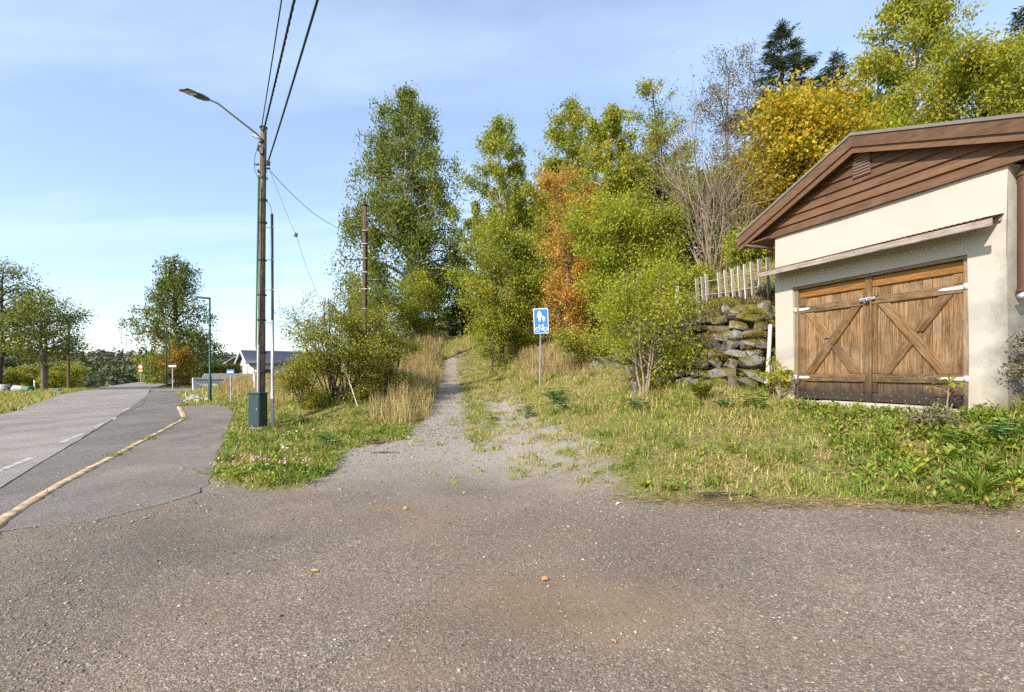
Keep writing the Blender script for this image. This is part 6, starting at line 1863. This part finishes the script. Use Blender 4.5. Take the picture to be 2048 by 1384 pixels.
# ================================================================== SMALL PLANTS AND LOOSE BITS
def fern():
    D = 10.9; c = P(1402, 775, D); c[2] = tz(c[0], c[1])
    root = tag(empty('fern', c), 'light green fern growing in front of the stone wall', 'fern')
    rng = np.random.default_rng(12)
    M['fern'] = leaf_mat('fern_leaves', [(.15, .22, .02), (.24, .29, .03), (.33, .34, .04)], [(.25, .26, .03), (.36, .32, .04)], .55, 4, .4)
    for i in range(11):
        az = i * 6.283 / 11 + rng.normal(0, .2); L = rng.uniform(.5, .72)
        n = 24; s = np.linspace(.05, 1, n); el = 1.3 - .75 * s
        r = np.cumsum(np.cos(el)) * L / n; z = np.cumsum(np.sin(el)) * L / n
        mid = np.stack([np.cos(az) * r, np.sin(az) * r, z], -1)
        sd_ = np.array([-math.sin(az), math.cos(az), 0])
        w = .14 * np.sin(np.clip(s * 1.05, 0, 1) * math.pi) ** .7 + .01
        pos = np.concatenate([mid, mid]); ax = np.concatenate([np.tile(sd_, (n, 1)), np.tile(-sd_, (n, 1))]) + np.array([np.cos(az), np.sin(az), .2]) * .4
        g = Geo()
        V, Q = leaf_quads(pos, np.concatenate([w, w]), rng, ax, .24, 1.5)
        g.add(V, Q); g.tube(mid, .004, 4)
        link('frond', g.mesh('frond'), M['fern'], root)
fern()
def lupine(px, py, D, s, label, n=16, blue=True, spike=False, seed=0):
    c = P(px, py, D); c[2] = tz(c[0], c[1])
    root = tag(empty('lupin_plant', c), label, 'plant')
    rng = np.random.default_rng(seed + 500)
    for i in range(n):
        az = rng.uniform(0, 6.28); el = rng.uniform(.5, 1.35); L = s * rng.uniform(.35, 1)
        tip = np.array([np.cos(az) * np.cos(el), np.sin(az) * np.cos(el), np.sin(el)]) * L
        g = Geo(); g.tube([(0, 0, 0), tip * .55 + (0, 0, .02), tip], [.005, .004, .003], 4)
        k = 9; th = np.linspace(0, 6.28, k, endpoint=False)
        ax = np.stack([np.cos(th), np.sin(th), np.full(k, .25)], -1) + np.array([np.cos(az), np.sin(az), 0]) * .15
        V, Q = leaf_quads(np.tile(tip, (k, 1)), np.full(k, s * rng.uniform(.22, .34)), rng, ax, .28, 1.5)
        g.add(V, Q)
        link('leaf', g.mesh('leaf'), M['herb_blue'] if blue else M['herb'], root)
    if spike:
        M['lupin_flower'] = plain('lupin_flower', (.27, .20, .50), .6)
        m_ = 60; z = rng.uniform(0, 1, m_); th = rng.uniform(0, 6.28, m_)
        pos = np.stack([.03 * (1 - z * .6) * np.cos(th), .03 * (1 - z * .6) * np.sin(th), .38 + z * .22], -1)
        V, Q = leaf_quads(pos, np.full(m_, .035), rng, pos * (1, 1, 0) * 20 + (0, 0, .3), .7)
        g = Geo(); g.add(V, Q); g.tube([(0, 0, 0), (0, 0, .6)], .006, 4)
        link('flower_spike', g.mesh('flower_spike'), M['lupin_flower'], root)
lupine(1108, 800, 14.2, .48, 'large blue-green lupin clump at the foot of the path sign', 30, seed=1)
lupine(1128, 822, 12.9, .38, 'blue-green lupin clump in the grass just below the path sign clump', 22, seed=2)
lupine(1052, 828, 13.2, .34, 'leafy lupin on the right edge of the track', 18, seed=3)
lupine(655, 888, 11.0, .38, 'bluish leafy plant at the edge of the verge beside the yard', 26, seed=4)
lupine(1268, 792, 11.2, .36, 'lupin with a single purple flower spike in front of the sapling', 14, spike=True, seed=5)
lupine(1505, 800, 9.9, .36, 'leafy green plant below the white drain pipe', 24, blue=False, seed=6)
lupine(1450, 805, 10.1, .30, 'blue-green plant in front of the low wall stones', 18, seed=7)
lupine(2000, 838, 6.35, .34, 'blue-green lupin at the garage corner by the right picture edge', 26, seed=8)
lupine(1945, 850, 6.4, .30, 'bright leafy plant in front of the right door hinge', 20, blue=False, seed=9)
lupine(945, 892, 10.9, .2, 'small green weed in the middle of the gravel track', 12, blue=False, seed=10)
lupine(985, 830, 13.6, .26, 'leafy weed clump between the ruts of the track', 14, blue=False, seed=11)
lupine(745, 882, 11.2, .30, 'leafy plant on the verge corner next to the gravel', 18, blue=False, seed=12)

# clover with pink heads at the tip of the verge
cl = np.array(G(560, 945))
rng = np.random.default_rng(33)
root = tag(empty('clover_patch', (cl[0], cl[1], tz(*cl))), 'clover patch with pink flower heads at the tip of the verge', 'clover')
n = 4200; q = rng.normal(0, 1, (n, 2)) * (.55, .28)
zz = ground_z(q[:, 0] + cl[0], q[:, 1] + cl[1]) - tz(*cl)
pos = np.c_[q, zz + rng.uniform(.02, .22, n) * np.exp(-(q[:, 0] ** 2 / .5 + q[:, 1] ** 2 / .16))]
ok = poly_sd(q + cl, GRAVEL) > -.12
V, Q = leaf_quads(pos[ok], rng.uniform(.025, .06, ok.sum()), rng, None, .7, 1.5)
link('leaves', fast_mesh('leaves', V, Q), M['herb'], root)
M['pink'] = plain('pink_clover', (.46, .22, .27), .7)
hm = stone_mesh(rng, (.035, .035, .035))
for k in range(40):
    q = rng.normal(0, 1, 2) * (.45, .2)
    if poly_sd([q + cl], GRAVEL)[0] < -.02: continue
    o = link('flower_head', hm, M['pink'], root, (q[0], q[1], ground_z(np.array([q[0] + cl[0]]), np.array([q[1] + cl[1]]))[0] - tz(*cl) + rng.uniform(.18, .28)))
# white yarrow heads
M['yarrow'] = plain('white_flower', (.75, .73, .68), .7)
ym = bevel_box('flower_head', (.05, .045, .014), .005)
for i, (px, py, D, lb) in enumerate([(588, 868, 13.0, 'white yarrow flowers in the verge grass right of the cabinet'), (622, 858, 13.4, 'single white yarrow head nearer the olive shrub'), (575, 900, 11.3, 'white yarrow flowers in the verge grass above the clover')]):
    c = np.array(G(px, py + 14)); c3 = np.array([c[0], c[1], tz(*c)])
    root = tag(empty('yarrow', c3), lb, 'flower')
    for k in range(1 if i == 1 else 4):
        d = rng.normal(0, .08, 2); h_ = rng.uniform(.16, .24)
        seg_tube('stem', [(d[0], d[1], 0), (d[0] * 1.2, d[1] * 1.2, h_)], .004, 4, M['herb'], root, (0, 0, 0))
        link('flower_head', ym, M['yarrow'], root, (d[0] * 1.2, d[1] * 1.2, h_ + .008), (.1, .1, k))
# dandelion rosettes and a strong tussock by the right edge
def rosette(px, py, n, L, label, mat='herb', seed=0, asp=.30, nm='dandelion', el0=.25):
    c = np.array(G(px, py)); c3 = np.array([c[0], c[1], tz(*c)])
    rng = np.random.default_rng(900 + seed)
    root = tag(empty(nm, c3), label, 'plant')
    for i in range(n):
        az = i * 2.4 + rng.normal(0, .2); el = rng.uniform(el0, el0 + .7); l_ = L * rng.uniform(.6, 1.1)
        m = 6; s = np.linspace(0, 1, m); e_ = el + .5 - s * 1.1
        r = np.r_[0, np.cumsum(np.cos(e_[:-1]))] * l_ / (m - 1); z = np.r_[0, np.cumsum(np.sin(e_[:-1]))] * l_ / (m - 1)
        mid = np.stack([np.cos(az) * r, np.sin(az) * r, z + .01], -1); sd_ = np.array([-math.sin(az), math.cos(az), .15])
        w = asp * l_ * .5 * np.array([.15, .45, .8, 1.0, .75, .08])
        V = np.concatenate([mid + sd_ * w[:, None], mid, mid - sd_ * w[:, None]]); V[m:2 * m, 2] -= .01
        Q = [(a, a + 1, m + a + 1, m + a) for a in range(m - 1)] + [(m + a, m + a + 1, 2 * m + a + 1, 2 * m + a) for a in range(m - 1)]
        link('leaf', fast_mesh('leaf', V, Q), M[mat], root, smooth=True)
rosette(1905, 930, 14, .30, 'dandelion with long bright leaves in the bank at the right', seed=1)
rosette(1830, 960, 12, .24, 'low dandelion rosette near the yard edge, right side', seed=2)
rosette(1985, 955, 12, .26, 'broad-leaved dock plant by the right picture edge', seed=3, asp=.42)
rosette(1945, 900, 12, .26, 'broad-leaved weed higher on the bank below the garage corner', seed=4, asp=.40)
rosette(1740, 955, 9, .18, 'small dandelion in the middle of the bank', seed=5)
rosette(1960, 1000, 60, .38, 'dark green grass tussock at the yard edge near the right corner', 'grass_green', 6, .05, 'grass_tussock', .5)
rosette(1290, 975, 16, .14, 'low plantain patch at the corner where track meets yard', seed=7, asp=.5)
rosette(1340, 985, 14, .13, 'plantain patch on the yard edge below the straw grass', seed=8, asp=.5)
# dried shrub at the garage corner and under the doors
make_tree('dead_shrub', 'dry brown dead shrub hanging at the right garage corner', (7.02, 6.82, tz(7.02, 6.82)), 1.05, .42, 'oval', 34, 1300, .05, M['heather'], M['twig'], .02, 401, crown0=.1, up=.5, droop=.5, clump=.06, stems=6, spread=.25, cat='shrub')
dsx = P(1870, 832, 7.15)
make_tree('dry_tangle', 'low tangle of dry brown stalks in front of the right-hand door', (dsx[0], dsx[1], tz(dsx[0], dsx[1])), .26, .24, 'oval', 30, 700, .05, M['heather'], M['twig'], .012, 402, crown0=.05, up=.5, droop=.4, clump=.04, stems=7, spread=.4, cat='plant')
make_tree('yellow_shoot', 'thin yellow-leaved shoot standing against the right-hand door', (*(P(1895, 810, 7.5)[:2]), tz(*P(1895, 810, 7.5)[:2])), .55, .10, 'oval', 8, 60, .07, M['yellowgreen'], M['twig'], .008, 403, crown0=.5, clump=.03, sec=2, cat='plant')
make_tree('bramble', 'leafy bramble at the left foot of the garage', (*(P(1560, 790, 10.5)[:2]), tz(*P(1560, 790, 10.5)[:2])), .75, .30, 'oval', 16, 420, .09, M['limegreen'], M['twig'], .012, 404, crown0=.2, clump=.06, stems=4, spread=.25, cat='plant')

# loose stones and leaves lying on the yard
st = [(358, 1216, .034, 'pale rounded stone lying on the yard, lower left', (.55, .45, .34)), (1236, 1008, .075, 'flat white stone at the yard edge under the bank', (.6, .55, .48)), (700, 1245, .02, 'small light stone in the lower left of the yard', (.5, .46, .42)), (1395, 1126, .02, 'small dark stone on the muddy patch', (.12, .11, .10)), (612, 1325, .022, 'light chip of stone near the lower picture edge', (.5, .46, .42)), (290, 1040, .05, 'grey stone among the gravel heap below the pavement', (.3, .28, .26)), (188, 1332, .022, 'dark blue-grey stone at lower left', (.13, .14, .16)), (1590, 1278, .05, 'flat sandy lump in the lower right of the yard', (.32, .28, .22)), (1560, 1235, .018, 'bright chip right of centre in the yard', (.6, .56, .5))]
for i, (px, py, s_, lb, c) in enumerate(st):
    q = np.array(G(px, py)); rg_ = np.random.default_rng(600 + i)
    m_ = plain('loose_stone_%d' % i, c, .85, 0, .15, 30, .3, .3)
    o = link('stone', stone_mesh(rg_, (s_, s_ * .75, s_ * .45)), m_, None, (q[0], q[1], ground_z(q[:1], q[1:])[0] + s_ * .15), (0, 0, rg_.uniform(0, 6)))
    for p_ in o.data.polygons: p_.use_smooth = True
    tag(o, lb, 'stone')
for i, (px, py, c, lb) in enumerate([(636, 1148, (.55, .36, .05), 'fallen yellow leaf on the yard, left of centre'), (1084, 1166, (.52, .27, .09), 'fallen orange leaf on the muddy patch'), (1232, 1298, (.42, .20, .08), 'small brown leaf near the lower middle of the yard')]):
    q = np.array(G(px, py)); rg_ = np.random.default_rng(700 + i)
    V = np.array([(0, 0, 0), (.018, .012, .010), (.026, .030, .006), (.012, .045, .012), (0, .055, .004), (-.012, .045, .012), (-.024, .028, .008), (-.018, .012, .012)]) * (1.1 if i < 2 else .8)
    me = bpy.data.meshes.new('fallen_leaf'); me.from_pydata([tuple(v) for v in V] , [], [(0, 1, 2, 3, 4), (0, 4, 5, 6, 7)])
    tag(link('fallen_leaf', me, plain('fallen_leaf_%d' % i, c, .7), None, (q[0], q[1], ground_z(q[:1], q[1:])[0] + .006), (.1, .1, rg_.uniform(0, 6))), lb, 'leaf')
# twigs at the yard edge and by the verge
for i, (px, py, lb) in enumerate([(770, 908, 'dark dead twig on the gravel beside the verge'), (1440, 995, 'dead brown twigs on the yard edge below the bank')]):
    q = np.array(G(px, py)); rg_ = np.random.default_rng(800 + i); g = Geo()
    for k in range(3 + 5 * i):
        a = rg_.normal(0, .25); L = rg_.uniform(.25, .5); o_ = rg_.normal(0, .12, 2) * (1, .5)
        s = np.linspace(-.5, .5, 6)
        pts = np.stack([o_[0] + np.cos(a) * L * s, o_[1] + np.sin(a) * L * s, .014 + np.abs(rg_.normal(0, .012, 6))], -1)
        g.tube(pts, .006, 4)
    tag(link('dead_twigs', g.mesh('dead_twigs'), M['barkdark'], None, (q[0], q[1], ground_z(q[:1], q[1:])[0])), lb, 'twigs')
